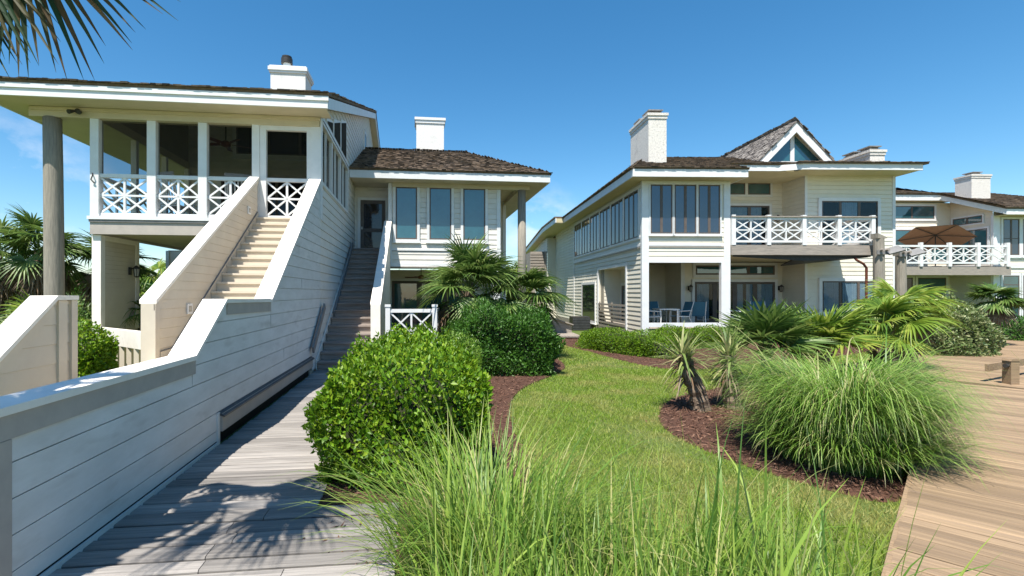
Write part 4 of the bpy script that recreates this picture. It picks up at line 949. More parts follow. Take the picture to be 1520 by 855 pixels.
def fan(T, u, v, h, rod, label):
    t = thing('ceiling_fan', T, (u, v, h), label, 'fan')
    part(MB().tube([(u, v, h), (u, v, h+rod)], .016, 8), 'rod', 'dark', t)
    m_ = MB(); m_.tube([(u, v, h-.14), (u, v, h-.11), (u, v, h-.02), (u, v, h+.03)], [.05, .12, .13, .06], 16); part(m_, 'motor', 'fanwood', t)
    for k in range(5):
        a = k*2*math.pi/5+.5; d = Vector((math.cos(a), math.sin(a), 0)); p = Vector((u, v, h-.06))
        part(MB().bar(p+d*.15, p+d*.68, .13, .012, up=(d.y*.25, -d.x*.25, 1)), 'blade', 'fanwood', t)
fan(TL, -5.16, 13.9, 4.12, .9, 'red brown ceiling fan hanging inside the upstairs screened porch')
fan(TL, .2, 20.4, .72, .4, 'dark ceiling fan in the shaded lower porch of the middle wing')

def lantern(T, u, v, h, nx, ny, label):
    t = thing('wall_lantern', T, (u, v, h), label, 'lantern', 'wall lanterns'); n = Vector((nx, ny, 0)); s_ = Vector((-ny, nx, 0)); p = Vector((u, v, h))
    part(MB().bar(p-n*.0+Vector((0, 0, -.1)), p+Vector((0, 0, .1)), .1, .03, up=n), 'back_plate', 'dark', t)
    part(MB().bar(p+Vector((0, 0, .05)), p+n*.16+Vector((0, 0, .09)), .02, .02), 'arm', 'dark', t)
    c = p+n*.16
    part(MB().tube([c+Vector((0, 0, -.14)), c+Vector((0, 0, .05))], [.055, .075], 6), 'lamp_glass', 'lampglass', t)
    m_ = MB(); m_.tube([c+Vector((0, 0, .05)), c+Vector((0, 0, .07)), c+Vector((0, 0, .15))], [.1, .1, .015], 6); m_.tube([c+Vector((0, 0, -.17)), c+Vector((0, 0, -.14))], [.03, .065], 6)
    for k in range(6):
        a = k*math.pi/3; m_.bar(c+Vector((math.cos(a)*.06, math.sin(a)*.06, -.14)), c+Vector((math.cos(a)*.08, math.sin(a)*.08, .05)), .012, .012)
    part(m_, 'lantern_cage', 'dark', t)
lantern(TL, -7.51, 13.75, .58, 1, 0, 'black wall lantern on the beige pier beneath the left house porch')
lantern(TR, 10.3, 21.46, .22, 0, -1, 'black wall lantern left of the glass doors on the right house porch')
lantern(TR, 14.4, 21.46, .22, 0, -1, 'black wall lantern right of the glass doors on the right house porch')
lantern(TR, 14.25, 21.46, 3.35, 0, -1, 'wall lantern above the white balcony rail of the right house')

# umbrella, seen from below
uu, uv, uh = 26.6, 26.4, 3.1
um = thing('patio_umbrella', TR, (uu, uv, 1.42), 'tilted tan patio umbrella with dark ribs on the far balcony', 'umbrella')
tm = Matrix.Translation((uu, uv, uh)) @ Matrix.Rotation(R(24), 4, Vector((-.7, .71, 0)))
mb = MB(); rb = MB(); nn = 6; vs = [tm @ Vector((0, 0, .18))]
for k in range(nn):
    a = k*2*math.pi/nn-.78
    for (r_, z_) in ((.8, .10), (1.6, -.06)): vs.append(tm @ Vector((math.cos(a)*r_, math.sin(a)*r_, z_)))
fs = []
for k in range(nn):
    a = 1+2*k; b = 1+2*((k+1) % nn); fs += [(0, a, b), (a, a+1, b+1, b)]
    rb.bar(tm @ Vector((0, 0, .15)), vs[a+1]+(vs[a+1]-vs[0])*.02-Vector((0, 0, .03)), .03, .03)
o_ = len(vs); vs2 = [p+Vector((0, 0, .012)) for p in vs]
mb.add(vs+vs2, fs+[tuple(i+o_ for i in f[::-1]) for f in fs]); part(mb, 'canopy', 'umbrella', um); part(rb, 'rib', 'dark', um)
part(MB().tube([(uu, uv+.0, 1.42), (uu, uv, uh-.1), tuple(tm @ Vector((0, 0, .2)))], .025, 10), 'pole', 'dark', um)
part(MB().tube([(uu, uv, 1.42), (uu, uv, 1.5), (uu, uv, 1.52)], [.28, .26, .04], 16), 'base', 'dark', um)

# wooden landing between the houses
WL = thing('wooden_landing', 0, (3.7, 20.6, -1.9), 'low weathered wooden landing with sloping side rail between the two houses', 'landing')
mb = MB()
for k in range(9): mb.box(3.35+k*.13, 3.35+k*.13+.12, 19.9, 21.6, -1.82, -1.76)
part(mb, 'floor', 'greywood', WL)
part(MB().prism([(3.35, 21.55, -1.76), (4.45, 21.55, -1.76), (4.45, 21.55, -1.42), (3.35, 21.55, -1.02)], (0, .05, 0)), 'side_board', 'greywood', WL)
part(MB().bar((3.3, 21.5, -1.0), (4.5, 21.5, -1.40), .16, .05), 'top_rail', 'greywood', WL)
for x in (3.4, 4.35): part(MB().box(x, x+.1, 19.95, 20.05, -1.95, -1.82), 'post', 'greywood', WL)
AC = thing('air_conditioner', 0, (5.55, 24.9, -1.6), 'dark air conditioner box against the west wall of the right house', 'air conditioner')
part(MB().box(5.1, 6.0, 24.5, 25.3, -1.95, -1.2), 'casing', 'dark', AC)
mb = MB()
for k in range(8): mb.box(5.12, 5.98, 24.485, 24.5, -1.85+k*.08, -1.81+k*.08)
part(mb, 'grille', 'flash', AC)
BP = thing('boardwalk_post', 0, (10.3, 9.25, -1.75), 'short brown wooden post with low rail at the bend of the right boardwalk', 'post')
mb = MB(); mb.box(10.2, 10.36, 9.17, 9.33, -1.9, -1.29); mb.prism([(10.19, 9.16, -1.29), (10.37, 9.16, -1.29), (10.34, 9.16, -1.25), (10.22, 9.16, -1.25)], (0, .18, 0)); part(mb, 'post', 'deckbrown', BP)
part(MB().bar((10.0, 9.42, -1.45), (12.4, 10.6, -1.45), .05, .14), 'rail', 'deckbrown', BP)
part(MB().tube([(10.12, 9.2, -1.38), (10.2, 9.23, -1.38)], .04, 8), 'bolt', 'dark', BP)

# ------------------------------------------------------------------ ground, beds, boardwalks
def sheet(name, pts, h, m, kind='structure'):
    mb = MB(); mb.add([(x, y, h) for x, y in pts], [tuple(range(len(pts)))]); o = mb.build(name, m); o['kind'] = kind; return o
gp = []; n = 60
mb = MB(); S = 260
xs = [-S, -60, -20, -8, 0, 8, 20, 60, S]; ys = [-60, -10, 0, 5, 10, 20, 40, 80, 400]
mb.add([(x, y, -1.9) for y in ys for x in xs], [(j*9+i, j*9+i+1, (j+1)*9+i+1, (j+1)*9+i) for j in range(8) for i in range(8)])
tag(mb.build('ground', 'ground'), kind='structure')
bedA = [(-2.4, 4.2), (-.2, 3.0), (.45, 3.6), (.60, 4.6), (.62, 5.6), (.56, 6.67), (.62, 8.3), (1.05, 9.8), (1.95, 11.2), (2.42, 12.3), (2.5, 13.5), (2.4, 15.2), (1.5, 16.5), (-.9, 17.5), (-2.0, 12), (-2.4, 6)]
bedB = [(3.17, 8.1), (2.80, 7.3), (2.66, 6.6), (2.76, 6.0), (2.98, 5.3), (3.42, 4.66), (3.80, 4.27), (4.6, 5.0), (11.3, 11.65), (12.5, 12.7), (11.5, 13.6), (8.8, 12.4), (6.5, 10.8), (4.3, 9.2), (3.6, 8.7)]
bedC = [(3.2, 17.9), (3.75, 15.9), (4.2, 13.6), (4.5, 12.6), (5.0, 11.9), (5.9, 12.0), (7.0, 12.8), (9, 13.6), (14, 16.2), (14.5, 20), (6.2, 20), (4, 21)]
def smooth(p, it=2):
    for _ in range(it):
        q = []
        for i in range(len(p)):
            a, b = p[i], p[(i+1) % len(p)]; q += [(a[0]*.75+b[0]*.25, a[1]*.75+b[1]*.25), (a[0]*.25+b[0]*.75, a[1]*.25+b[1]*.75)]
        p = q
    return p
beds = [smooth(b) for b in (bedA, bedB, bedC)]
def inpoly(x, y, poly):
    c = np.zeros(len(x), bool); n = len(poly)
    for i in range(n):
        x1, y1 = poly[i]; x2, y2 = poly[(i+1) % n]
        if abs(y2-y1) < 1e-9: continue
        cond = ((y1 > y) != (y2 > y)) & (x < (x2-x1)*(y-y1)/(y2-y1)+x1); c ^= cond
    return c
for i, b in enumerate(beds):
    mb = MB(); k = len(b); cx_ = sum(p[0] for p in b)/k; cy_ = sum(p[1] for p in b)/k
    mb.add([(x, y, -1.896) for x, y in b]+[(cx_+(x-cx_)*.985, cy_+(y-cy_)*.985, -1.872) for x, y in b], [(j, (j+1) % k, k+(j+1) % k, k+j) for j in range(k)]+[tuple(range(k, 2*k))])
    tag(mb.build('mulch_bed', 'mulch'), kind='stuff')
    xs_ = np.array(b)[:, 0]; ys_ = np.array(b)[:, 1]; N = [9000, 16000, 9000][i]
    px = RNG.uniform(xs_.min(), xs_.max(), N*3); py = RNG.uniform(ys_.min(), ys_.max(), N*3); ok = inpoly(px, py, b) & (px*math.cos(R(TL))+py*math.sin(R(TL)) > -.84); px, py = px[ok][:N], py[ok][:N]; N = len(px)
    sp = RNG.random(N) < .2; px = px+np.where(sp, RNG.normal(0, .07, N), 0); py = py+np.where(sp, RNG.normal(0, .07, N), 0)
    pos = np.stack([px, py, RNG.uniform(-1.872, -1.85, N)], 1); ax = unit(np.stack([RNG.normal(size=N), RNG.normal(size=N), RNG.normal(0, .25, N)], 1)); nr = unit(np.stack([RNG.normal(0, .4, N), RNG.normal(0, .4, N), np.ones(N)], 1))
    v, f = leaves(pos, ax, nr, RNG.uniform(.03, .11, N), RNG.uniform(.008, .022, N)); o = np_obj('mulch_chips', v, f, 'chips'); o['kind'] = 'stuff'
# boardwalks
def boardwalk(name, T, p0, u0f, v0, v1, h, m, wd=.2, jit=.05, seed=0, gap=.009, thick=.05, breaks=True):
    rnd = random.Random(seed); mb = MB(); v = v0
    while v < v1:
        wv_ = wd*rnd.uniform(1-jit*3, 1+jit*2); a, b = u0f(v); dz = rnd.uniform(-.004, .004)
        e0_, e1_ = rnd.uniform(-.012, .012), rnd.uniform(-.012, .012); segs = [(a+e0_, b+e1_)]
        if breaks and b-a > 2: m_ = rnd.uniform(a+.6, b-.6); segs = [(a+e0_, m_-.003), (m_+.003, b+e1_)]
        for (x, y) in segs:
            c = min(.012, gap*.6); z0, z1 = h-thick, h+dz
            mb.add([(x, v, z0), (y, v, z0), (y, v+wv_-gap, z0), (x, v+wv_-gap, z0), (x, v, z1-c), (y, v, z1-c), (y, v+wv_-gap, z1-c), (x, v+wv_-gap, z1-c), (x, v+c, z1), (y, v+c, z1), (y, v+wv_-gap-c, z1), (x, v+wv_-gap-c, z1)],
                   [(0, 3, 2, 1), (0, 1, 5, 4), (1, 2, 6, 5), (2, 3, 7, 6), (3, 0, 4, 7), (4, 5, 9, 8), (5, 6, 10, 9), (6, 7, 11, 10), (7, 4, 8, 11), (8, 9, 10, 11)])
        v += wv_
    o = mb.build(name, m, None, T, (0, 0, -CAMH)); o['kind'] = 'structure'; return o
def lbw(v): return (eu+.03, -.15) if v < 4.30 else (eu+.03, -.86)
boardwalk('boardwalk', TL, None, lbw, .6, 12.0, -1.85, 'deckgrey', .195, .06, 3, .028)
mb = MB(); mb.box(eu+.1, -.95, 4.4, 12.0, -1.95, -1.905); mb.box(eu+.1, -.25, .6, 4.25, -1.95, -1.905); o = mb.build('boardwalk_underlay', 'black', None, TL, (0, 0, -CAMH)); o['kind'] = 'structure'  # black slab below the planks, shade between boards put into its colour
# right boardwalk runs 45 degrees; local u across, v along
TB = -45.0   # n=(.707,-.707), d=(.707,.707)
uL, uR = -.30, 1.02
def rb_(v): return (uL, uR if v < 15 else uR)
boardwalk('boardwalk', TB, None, rb_, 1.2, 13.25, -1.74, 'deckbrown', .135, .02, 5, .011, breaks=False)
TB2 = -60.0
c2, s2 = math.cos(R(TB2)), math.sin(R(TB2))
def loc2(x, y): return x*c2+y*s2, -x*s2+y*c2
ua, va = loc2(10.0, 9.0); ub, vb = loc2(11.7, 12.2)
boardwalk('boardwalk', TB2, None, lambda v: (min(ua, ub)-.9, max(ua, ub)+.3), va-.0, va+16, -1.735, 'deckbrown', .135, .02, 6, .011, breaks=False)
mb = MB(); mb.box(uL+.02, uR-.02, 1.2, 13.2, -1.95, -1.80); tag(mb.build('boardwalk_underlay', 'stepwood', None, TB, (0, 0, -CAMH)), kind='structure')
mb = MB(); mb.box(uL-.03, uL+.01, 1.2, 13.0, -1.95, -1.745); tag(mb.build('boardwalk_edge', 'deckbrown', None, TB, (0, 0, -CAMH)), kind='structure')

# lawn blades
def lawn(N, x0, x1, y0, y1, hgt, wid, bias, beyond=False):
    yy = y0+(y1-y0)*RNG.random(N)**bias; xx = RNG.uniform(x0, x1, N)
    ok = np.ones(N, bool)
    jx, jy = RNG.normal(0, .03, N), RNG.normal(0, .03, N)
    for b in beds: ok &= ~inpoly(xx+jx, yy+jy, b)
    c, s_ = math.cos(R(TB)), math.sin(R(TB)); u = xx*c+yy*s_; ok &= ~((u > uL-.02) & (u < uR+.02))
    u = xx*math.cos(R(TL))+yy*math.sin(R(TL)); ok &= u > -.8
    px = 700+720*xx/np.maximum(yy, .5); ok &= (xx*c+yy*s_ > uR) if beyond else (px > -60) & (px < 1640)
    xx, yy = xx[ok], yy[ok]; n = len(xx)
    thin = np.sin(xx*1.7+1)*np.sin(yy*1.3)+.6*np.sin(xx*4.1+yy*2.2)+RNG.normal(0, .6, n); k = thin > -1.15; xx, yy = xx[k], yy[k]; n = len(xx)
    a = RNG.uniform(0, 6.28, n); wd = wid*RNG.uniform(.6, 1.3, n)*(1+yy/9); hh = hgt*RNG.uniform(.4, 1.25, n)
    b = np.stack([xx, yy, np.full(n, -1.901)], 1); s = np.stack([np.cos(a), np.sin(a), np.zeros(n)], 1)*wd[:, None]*.5
    tip = b+np.stack([RNG.normal(0, .6, n)*hh, RNG.normal(0, .6, n)*hh, hh], 1)
    v = np.stack([b-s, b+s, tip], 1).reshape(-1, 3); f = np.arange(3*n).reshape(-1, 3); return v, f
v, f = join([lawn(330000, -.5, 7.5, 2.3, 12, .045, .0055, 1.5), lawn(90000, 0, 8, 10, 21, .045, .008, 1), lawn(60000, 9, 26, 9, 20, .05, .012, 1), lawn(90000, 2.5, 13, .5, 9.5, .045, .008, 1, True)])
o = np_obj('lawn', v, f, 'turf'); o['kind'] = 'stuff'

# ------------------------------------------------------------------ hedges and bushes
hedge('hedge', TL, -.97, .76, 4.6, 8.3, -1.92, -.70, 'big bright green clipped bush beside the left boardwalk', 37000, .064, .035, 'hedge', 6.5, .05, seed=1, sprigs=34)
hedge('hedge', TL, .30, 1.18, 7.9, 9.4, -1.92, -.74, 'small yellow-green clipped bush behind the right end of the big bright bush', 9000, .045, .022, 'hedgelight', 3.2, .04, seed=2)
hedge('hedge', 0, -.55, 2.0, 11.0, 13.0, -1.92, -.42, 'dark green clipped hedge beneath the palms in front of the middle wing', 32000, .085, .036, 'hedgedark', 4.5, .065, seed=3, sprigs=22)
hedge('hedge', -60, -12.7, -9.0, 11.35, 12.5, -1.92, -1.2, 'low clipped green hedge along the mulch before the right house corner', 22000, .055, .024, 'hedge', 3.6, .05, seed=4)
hedge('hedge', 0, 3.95, 4.75, 17.2, 18.3, -1.92, -1.35, 'small low green shrub at the wall left of the low clipped hedge', 5000, .06, .026, 'hedgelight', 2.6, .07, seed=5)
hedge('hedge', TR, 6.7, 9.9, 16.2, 17.2, -1.92, -1.18, 'long low green hedge against the right house porch rail', 14000, .06, .026, 'hedge', 4.0, .05, seed=6)
hedge('bush', 0, 12.4, 15.1, 13.3, 15.5, -1.92, -.22, 'big rounded variegated grey-green bush beyond the right boardwalk', 22000, .10, .05, 'variegated', 3.0, .05, cat='bush', seed=7)
hedge('hedge', 0, 19.6, 24, 17.4, 19.4, -1.92, -.95, 'dark clipped hedge before the far house at the right edge', 9000, .10, .045, 'hedgedark', 4.0, .05, seed=8)
hedge('bush', 0, -8.35, -7.2, 9.0, 10.2, -1.92, -.66, 'leafy green bush between the stair parapet and the beige pier', 9000, .085, .045, 'hedge', 2.8, .06, cat='bush', seed=9)
hedge('bush', 0, -10.2, -7.9, 8.4, 9.6, -1.92, -.62, 'leafy green bush behind the lower stair parapet at left edge', 9000, .085, .045, 'hedge', 2.8, .06, cat='bush', seed=10)
# ------------------------------------------------------------------ palms
fan_palm('palm_tree', -3.2, 2.0, -1.9, 2.75, 'cabbage palm overhanging the upper left corner with browning frond tips', n=9, Rr=.85, pet=.75, m='palmtip', dead=2, trunk_r=.16, el=(-35, 60), seed=1, nseg=34, droop=.5, width=.045, extra=[((-2.95, 2.75, 2.12), (.35, .1, -.95)), ((-2.62, 2.8, 2.12), (.72, .1, -.68)), ((-3.2, 2.9, 2.05), (-.1, .1, -1))])
fan_palm('palm_tree', -.05, 14.0, -1.9, .05, 'larger fan palm behind the dark hedge in front of the middle wing', n=40, Rr=1.08, pet=.95, m='palm', dead=8, trunk_r=.16, el=(-48, 88), seed=2, nseg=30, droop=.22, width=.055)
fan_palm('palm_tree', 1.35, 14.2, -1.9, -.25, 'smaller fan palm leaning toward the log column behind the dark hedge', n=26, Rr=.98, pet=.85, m='palm', dead=3, trunk_r=.13, el=(-40, 75), seed=3, nseg=28, droop=.22, width=.06)
fan_palm('palm_tree', 8.7, 10.3, -1.9, -.95, 'big bright fan palm behind the pampas clump, its broad fronds in sun', n=18, Rr=.78, pet=.62, m='palmbright', dead=3, trunk_r=.15, el=(8, 80), seed=4, nseg=38, droop=.28, width=.05)
fan_palm('palm_tree', 10.1, 11.4, -1.9, -.45, 'taller bright fan palm behind the pampas clump, in front of the deck post', n=18, Rr=.74, pet=.55, m='palmbright', dead=4, trunk_r=.15, el=(5, 75), seed=5, nseg=38, droop=.28, width=.05)
fan_palm('saw_palmetto', 5.9, 9.7, -1.9, -1.25, 'spiky dark palmetto clump left of the bright fan palms, right beside the yuccas', n=30, Rr=.72, pet=.65, m='palm', el=(20, 88), seed=6, nseg=18, droop=.03, width=.06, cat='palmetto', dead=4, trunk_r=.1)
fan_palm('saw_palmetto', 7.2, 9.9, -1.9, -1.25, 'spiky palmetto clump directly below the right house balcony rail', n=26, Rr=.72, pet=.65, m='palmbright', el=(20, 88), seed=16, nseg=18, droop=.03, width=.06, cat='palmetto', dead=3, trunk_r=.1)
fan_palm('palm_tree', 17.5, 16.2, -1.9, -.3, 'small dark fan palm above the variegated bush before the far house', n=20, Rr=.6, pet=.42, m='palm', dead=4, trunk_r=.12, el=(-10, 70), seed=7, nseg=26, droop=.15, width=.07)
fan_palm('palm_tree', -11.9, 13.4, -1.9, 1.1, 'tall shaggy fan palm left of the log column with grey dead skirt', n=24, Rr=.85, pet=.75, m='palm', dead=22, trunk_r=.15, el=(-25, 85), seed=8, nseg=24, droop=.2, width=.055)
fan_palm('palm_tree', -13.3, 13.6, -1.9, .95, 'fan palm cut by the left edge of the photo', n=20, Rr=.85, pet=.75, m='palm', dead=14, trunk_r=.15, el=(-25, 80), seed=9, nseg=24, droop=.2, width=.055)
fan_palm('palm_tree', -10.9, 14.6, -1.9, .75, 'fan palm right of the log column, half hidden by the pier', n=20, Rr=.85, pet=.7, m='palm', dead=14, trunk_r=.15, el=(-25, 80), seed=10, nseg=24, droop=.2, width=.055)
fan_palm('saw_palmetto', -10.1, 11.4, -1.9, -1.0, 'low spiky palmetto with straw fronds at foot of the log column', n=26, Rr=.65, pet=.6, m='palmbright', dead=10, el=(0, 85), seed=11, nseg=18, droop=.15, width=.05, cat='palmetto', trunk_r=.1)
fan_palm('saw_palmetto', -11.6, 11.2, -1.9, -1.2, 'low spiky palmetto near the left edge below the shaggy palm', n=24, Rr=.65, pet=.6, m='palm', dead=8, el=(0, 85), seed=12, nseg=18, droop=.15, width=.05, cat='palmetto', trunk_r=.1)
fan_palm('palm_tree', -9.3, 13.6, -1.9, -.9, 'drooping palm between the log column and the beige pier', n=22, Rr=.75, pet=.65, m='palm', dead=8, el=(-10, 80), seed=13, nseg=22, droop=.4, width=.05, trunk_r=.12)
fan_palm('palm_tree', -12.2, 18.8, -1.9, .2, 'fan palm seen through the gap beneath the raised porch', n=24, Rr=1.0, pet=.8, m='palmbright', dead=4, el=(-40, 85), seed=14, nseg=26, droop=.5, width=.06, trunk_r=.14)
fan_palm('palm_tree', -11.2, 17.2, -1.9, -.9, 'low palm beneath the taller one in the gap under the porch', n=24, Rr=.9, pet=.7, m='palm', dead=2, el=(-10, 85), seed=15, nseg=24, droop=.4, width=.06, trunk_r=.12)
# yuccas
def yucca(name, x, y, pts, label, n, L, el, seed, dead=.0):
    rng = np.random.default_rng(seed+900); t = thing(name, 0, (x, y, -1.9), label, 'yucca')
    mb = MB(); k = 14; P = []
    for i in range(k):
        s_ = i/(k-1); j = min(int(s_*(len(pts)-1)), len(pts)-2); a = s_*(len(pts)-1)-j; P.append(Vector(pts[j]).lerp(Vector(pts[j+1]), a))
    mb.tube(P, [.14-.05*i/(k-1)+.018*(i % 2) for i in range(k)], 12, .12)
    for i in range(170):
        s_ = rng.random(); p = P[int(s_*(k-1))]; a = rng.uniform(0, 6.28); r = .10-.04*s_
        q = p+Vector((math.cos(a)*r, math.sin(a)*r, 0)); mb.bar(q, q+Vector((math.cos(a)*.05, math.sin(a)*.05, rng.uniform(-.12, .05))), .035, .008)
    mb.build('trunk', 'trunk', t)
    top = np.array(P[-1]); az = rng.uniform(0, 6.28, n); e = np.radians(rng.uniform(*el, n))
    base = top[None, :]+rng.normal(0, .03, (n, 3)); base[:, 2] -= rng.uniform(0, .22, n)
    v, f = blades(base, az, L*rng.uniform(.75, 1.1, n), np.pi/2-e-.1, np.pi/2-e+rng.uniform(.1, .9, n), rng.uniform(.028, .042, n), 5, 1.3, rng); np_obj('crown', v, f, 'yucca', t)
    m_ = int(n*.35); az = rng.uniform(0, 6.28, m_); base = top[None, :]+rng.normal(0, .03, (m_, 3)); base[:, 2] -= rng.uniform(.1, .38, m_)
    v, f = blades(base, az, L*rng.uniform(.5, .9, m_), np.full(m_, 1.9), rng.uniform(2.4, 3.0, m_), rng.uniform(.02, .032, m_), 5, .9, rng); np_obj('dead_leaves', v, f, 'palmdead', t)
yucca('yucca', 3.68, 7.75, [(3.68, 7.75, -1.95), (3.62, 7.76, -1.6), (3.50, 7.8, -1.3), (3.42, 7.82, -.98)], 'yucca with bare leaning trunk in the mulch left of the pampas clump', 110, .62, (-20, 85), 1)
yucca('yucca', 4.28, 7.95, [(4.28, 7.95, -1.95), (4.24, 7.95, -1.5), (4.22, 7.95, -1.02)], 'shaggier yucca with drooping leaves touching the pampas clump', 120, .66, (-50, 85), 2)
# pampas clump
def clump(name, x, y, n, rad, L, a1, wd, m, label, seed, hb=-1.9, a0=(0, .45), cat='ornamental grass', nseg=7, pw=1.5, skirt=0):
    rng = np.random.default_rng(seed+300); r = rad*np.sqrt(rng.random(n)); th = rng.uniform(0, 6.28, n)
    base = np.stack([x+r*np.cos(th), y+r*np.sin(th), np.full(n, hb)], 1); az = th+rng.normal(0, .6, n)
    s_ = r/rad
    LL = rng.uniform(*L, n)*(1+.13*np.sin(3*th+seed)+.08*np.sin(7*th+2*seed))*np.where(rng.random(n) < .03, 1.25, 1)
    v, f = blades(base, az, LL, a0[0]+(a0[1]-a0[0])*s_*rng.random(n), rng.uniform(*a1, n), rng.uniform(*wd, n), nseg, pw, rng)
    if skirt:
        th = rng.uniform(0, 6.28, skirt); rr_ = rad*rng.uniform(.7, 1.1, skirt)
        v2_, f2_ = blades(np.stack([x+rr_*np.cos(th), y+rr_*np.sin(th), np.full(skirt, hb)], 1), th+rng.normal(0, .5, skirt), rng.uniform(.65, 1.1, skirt), rng.uniform(.3, .75, skirt), rng.uniform(2.0, 2.9, skirt), rng.uniform(*wd, skirt), nseg, pw, rng); v, f = join([(v, f), (v2_, f2_)])
    o = np_obj(name, v, f, m, None, 0, (x, y, hb)); return tag(o, label, cat)
clump('pampas_grass', 4.2, 5.5, 5200, .58, (.95, 1.66), (2.0, 3.1), (.008, .017), 'pampas', 'big arching fountain of pampas grass spilling onto the right boardwalk', 1, skirt=1100, a0=(0, .2), pw=2.1)
clump('pampas_grass', 4.95, 6.35, 1400, .4, (.8, 1.4), (1.4, 2.8), (.008, .016), 'pampas', 'second pampas clump behind the big one, drooping over the boardwalk edge', 2)
# foreground grasses
clump('ornamental_grass', .08, 2.95, 1000, .44, (.7, 1.22), (.6, 2.0), (.008, .017), 'tallgrass', 'fine arching grass clump in front of the big bright bush', 3, a0=(0, .35))
rng = np.random.default_rng(77); n = 4200
bx_ = rng.uniform(-.15, 2.0, n)**1.0; by_ = rng.uniform(1.35, 3.0, n); keep = (rng.random(n) < np.clip(1.15-.48*bx_, .2, 1)) & (bx_ < by_*.84)
bx_, by_ = bx_[keep], by_[keep]; n = len(bx_)
L_ = rng.normal(.83, .17, n)-.14*np.clip(by_-2.0, 0, 1); L_[rng.random(n) < .05] += .3
v1 = blades(np.stack([bx_, by_, np.full(n, -1.9)], 1), rng.uniform(0, 6.28, n), L_, rng.uniform(0, .3, n), rng.choice([.3, .6, 1.0, 1.9], n)+rng.uniform(-.2, .2, n), np.where(rng.random(n) < .15, rng.uniform(.017, .026, n), rng.uniform(.006, .016, n)), 7, 2.2, rng)
eb = np.array([[1.62, 1.95, -1.9], [1.66, 1.97, -1.9], [1.55, 1.9, -1.9], [1.6, 2.1, -1.9], [1.3, 2.0, -1.9]])
v2 = blades(eb, np.array([.1, .0, .3, -.2, .5]), np.array([1.15, 1.0, 1.05, .9, 1.1]), np.array([.35, .3, .2, .4, .2]), np.array([.9, .9, .8, 1.3, .6]), np.array([.014, .011, .012, .01, .012]), 7, 1.6, rng)
v, f = join([v1, v2]); o = np_obj('tall_grass', v, f, 'tallgrass'); o['kind'] = 'stuff'
# far scrub seen between and beside the houses
def scrub(name, x0, x1, y0, y1, hb, ht, n, m, size, seed):
    rng = np.random.default_rng(seed+40); pos = np.stack([rng.uniform(x0, x1, n), rng.uniform(y0, y1, n), np.zeros(n)], 1)
    prof = ht+(np.sin(pos[:, 0]*.9+seed)+np.sin(pos[:, 0]*2.3)*.6)*.12*(ht-hb)
    pos[:, 2] = hb+(prof-hb)*rng.random(n)**.6
    v, f = leaves(pos, unit(rng.normal(0, 1, (n, 3))+np.array([0, 0, .6])), unit(rng.normal(0, 1, (n, 3))), size*rng.uniform(.6, 1.3, n), size*.5); o = np_obj(name, v, f, m); o['kind'] = 'stuff'
scrub('undergrowth', -30, -9.5, 17.5, 22, -1.9, -.1, 16000, 'palm', .22, 1)
scrub('treeline', -70, 75, 48, 60, -1.9, 1.2, 30000, 'hedgedark', .7, 2)
t = thing('tree', 0, (2.75, 30, -1.9), 'bushy green tree in the gap behind the log column between the houses', 'tree')
mb = MB(); mb.tube([(2.75, 30, -1.95), (2.75, 30, -.5), (2.8, 30, .8)], [.16, .12, .06], 8); mb.build('trunk', 'trunk', t)
rng = np.random.default_rng(5); n = 9000; d = unit(rng.normal(0, 1, (n, 3))); rr_ = (.55+.45*rng.random(n)**.5)*(1+.18*np.sin(d[:, 0]*6)+.15*np.sin(d[:, 2]*9+d[:, 1]*5))
pos = d*rr_[:, None]*np.array([1.0, 1.0, 1.5])+np.array([2.75, 30, .2]); v, f = leaves(pos, unit(d+rng.normal(0, .6, (n, 3))), unit(d+rng.normal(0, .5, (n, 3))), .16, .08); np_obj('crown', v, f, 'palmbright', t)

# ------------------------------------------------------------------ camera, light, sky
cam = bpy.data.cameras.new('Camera'); co = bpy.data.objects.new('Camera', cam); COL.objects.link(co)
co.location = (0, 0, CAMH); co.rotation_euler = (R(90), 0, 0)
cam.sensor_width = 36; cam.lens = 36*720/1520; cam.shift_x = 60/1520; cam.shift_y = 7.5/1520; cam.clip_end = 2000; cam.clip_start = .05
SC.camera = co
sv = Vector((-.187, -.474, 1)).normalized()
sun = bpy.data.lights.new('Sun', 'SUN'); so = bpy.data.objects.new('Sun', sun); COL.objects.link(so)
sun.energy = 5.0; sun.angle = R(.53); sun.color = (1, .955, .88); so.rotation_euler = sv.to_track_quat('Z', 'Y').to_euler(); so.location = (-5, -12, 26)
wd_ = bpy.data.worlds.new('World'); SC.world = wd_; wd_.use_nodes = True; nt = wd_.node_tree; nt.nodes.clear()
wo = _n(nt, 'ShaderNodeOutputWorld'); bg = _n(nt, 'ShaderNodeBackground'); sk = _n(nt, 'ShaderNodeTexSky'); sk.sky_type = 'NISHITA'; sk.sun_disc = False
sk.sun_elevation = math.asin(sv.z); sk.sun_rotation = math.atan2(sv.x, sv.y); sk.air_density = 1.0; sk.dust_density = .3; sk.ozone_density = 3.0; sk.altitude = 0
bg.inputs[1].default_value = .105
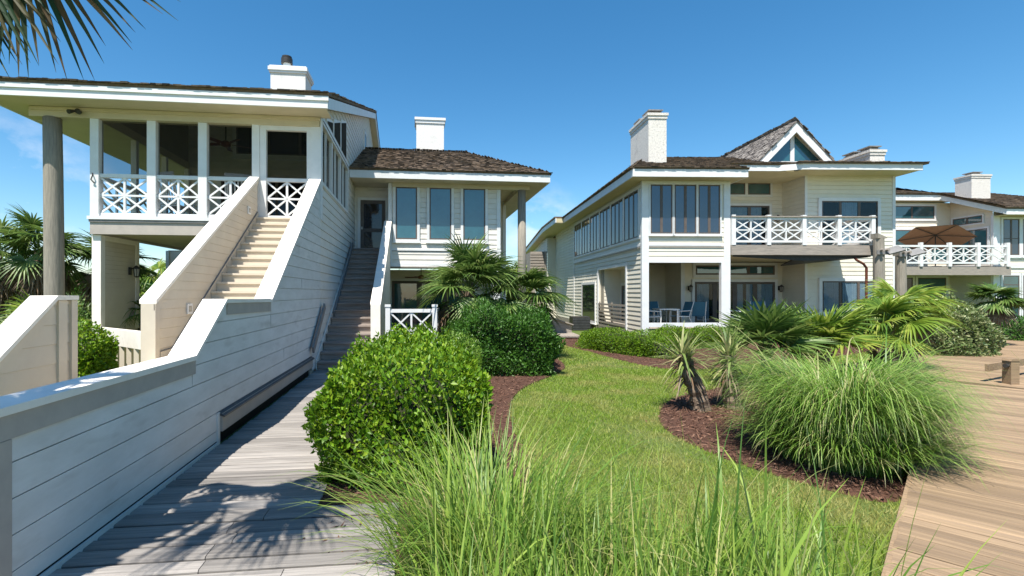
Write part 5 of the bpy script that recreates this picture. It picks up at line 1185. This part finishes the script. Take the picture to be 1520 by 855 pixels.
# two faint fair-weather clouds low over the horizon
tc = _n(nt, 'ShaderNodeTexCoord'); mp = _n(nt, 'ShaderNodeMapping'); mp.inputs['Scale'].default_value = (1, 1, 1.6); nt.links.new(tc.outputs['Generated'], mp.inputs[0])
cn = _n(nt, 'ShaderNodeTexNoise'); cn.inputs['Scale'].default_value = 9; cn.inputs['Detail'].default_value = 8; cn.inputs['Roughness'].default_value = .6; nt.links.new(mp.outputs[0], cn.inputs['Vector'])
total = None
for (d, r0) in [((-.67, .72, .15), .13), ((.137, .98, .13), .10)]:
    dv = Vector(d).normalized()
    ds = _n(nt, 'ShaderNodeVectorMath', operation='DISTANCE'); ds.inputs[1].default_value = dv; nt.links.new(tc.outputs['Generated'], ds.inputs[0])
    m1 = _n(nt, 'ShaderNodeMapRange'); m1.inputs[1].default_value = r0; m1.inputs[2].default_value = 0.0; nt.links.new(ds.outputs['Value'], m1.inputs[0])
    ad = _n(nt, 'ShaderNodeMath', operation='MULTIPLY'); nt.links.new(m1.outputs[0], ad.inputs[0])
    m2 = _n(nt, 'ShaderNodeMapRange'); m2.inputs[1].default_value = .46; m2.inputs[2].default_value = .72; nt.links.new(cn.outputs[0], m2.inputs[0]); nt.links.new(m2.outputs[0], ad.inputs[1])
    if total is None: total = ad
    else:
        a2 = _n(nt, 'ShaderNodeMath', operation='ADD'); nt.links.new(total.outputs[0], a2.inputs[0]); nt.links.new(ad.outputs[0], a2.inputs[1]); total = a2
mx = _n(nt, 'ShaderNodeMix', data_type='RGBA'); nt.links.new(total.outputs[0], mx.inputs[0]); hs = _n(nt, 'ShaderNodeHueSaturation'); hs.inputs['Saturation'].default_value = 1.3; hs.inputs['Hue'].default_value = .492; nt.links.new(sk.outputs[0], hs.inputs['Color']); nt.links.new(hs.outputs[0], mx.inputs[6]); mx.inputs[7].default_value = (6.5, 6.6, 7.0, 1)
nt.links.new(mx.outputs[2], bg.inputs[0]); nt.links.new(bg.outputs[0], wo.inputs[0])
SC.view_settings.view_transform = 'Standard'; SC.view_settings.look = 'None'; SC.view_settings.exposure = .78; SC.view_settings.gamma = 1; SC.view_settings.use_curve_mapping = False
SC.cycles.max_bounces = 8; SC.cycles.transparent_max_bounces = 12; SC.cycles.use_denoising = True
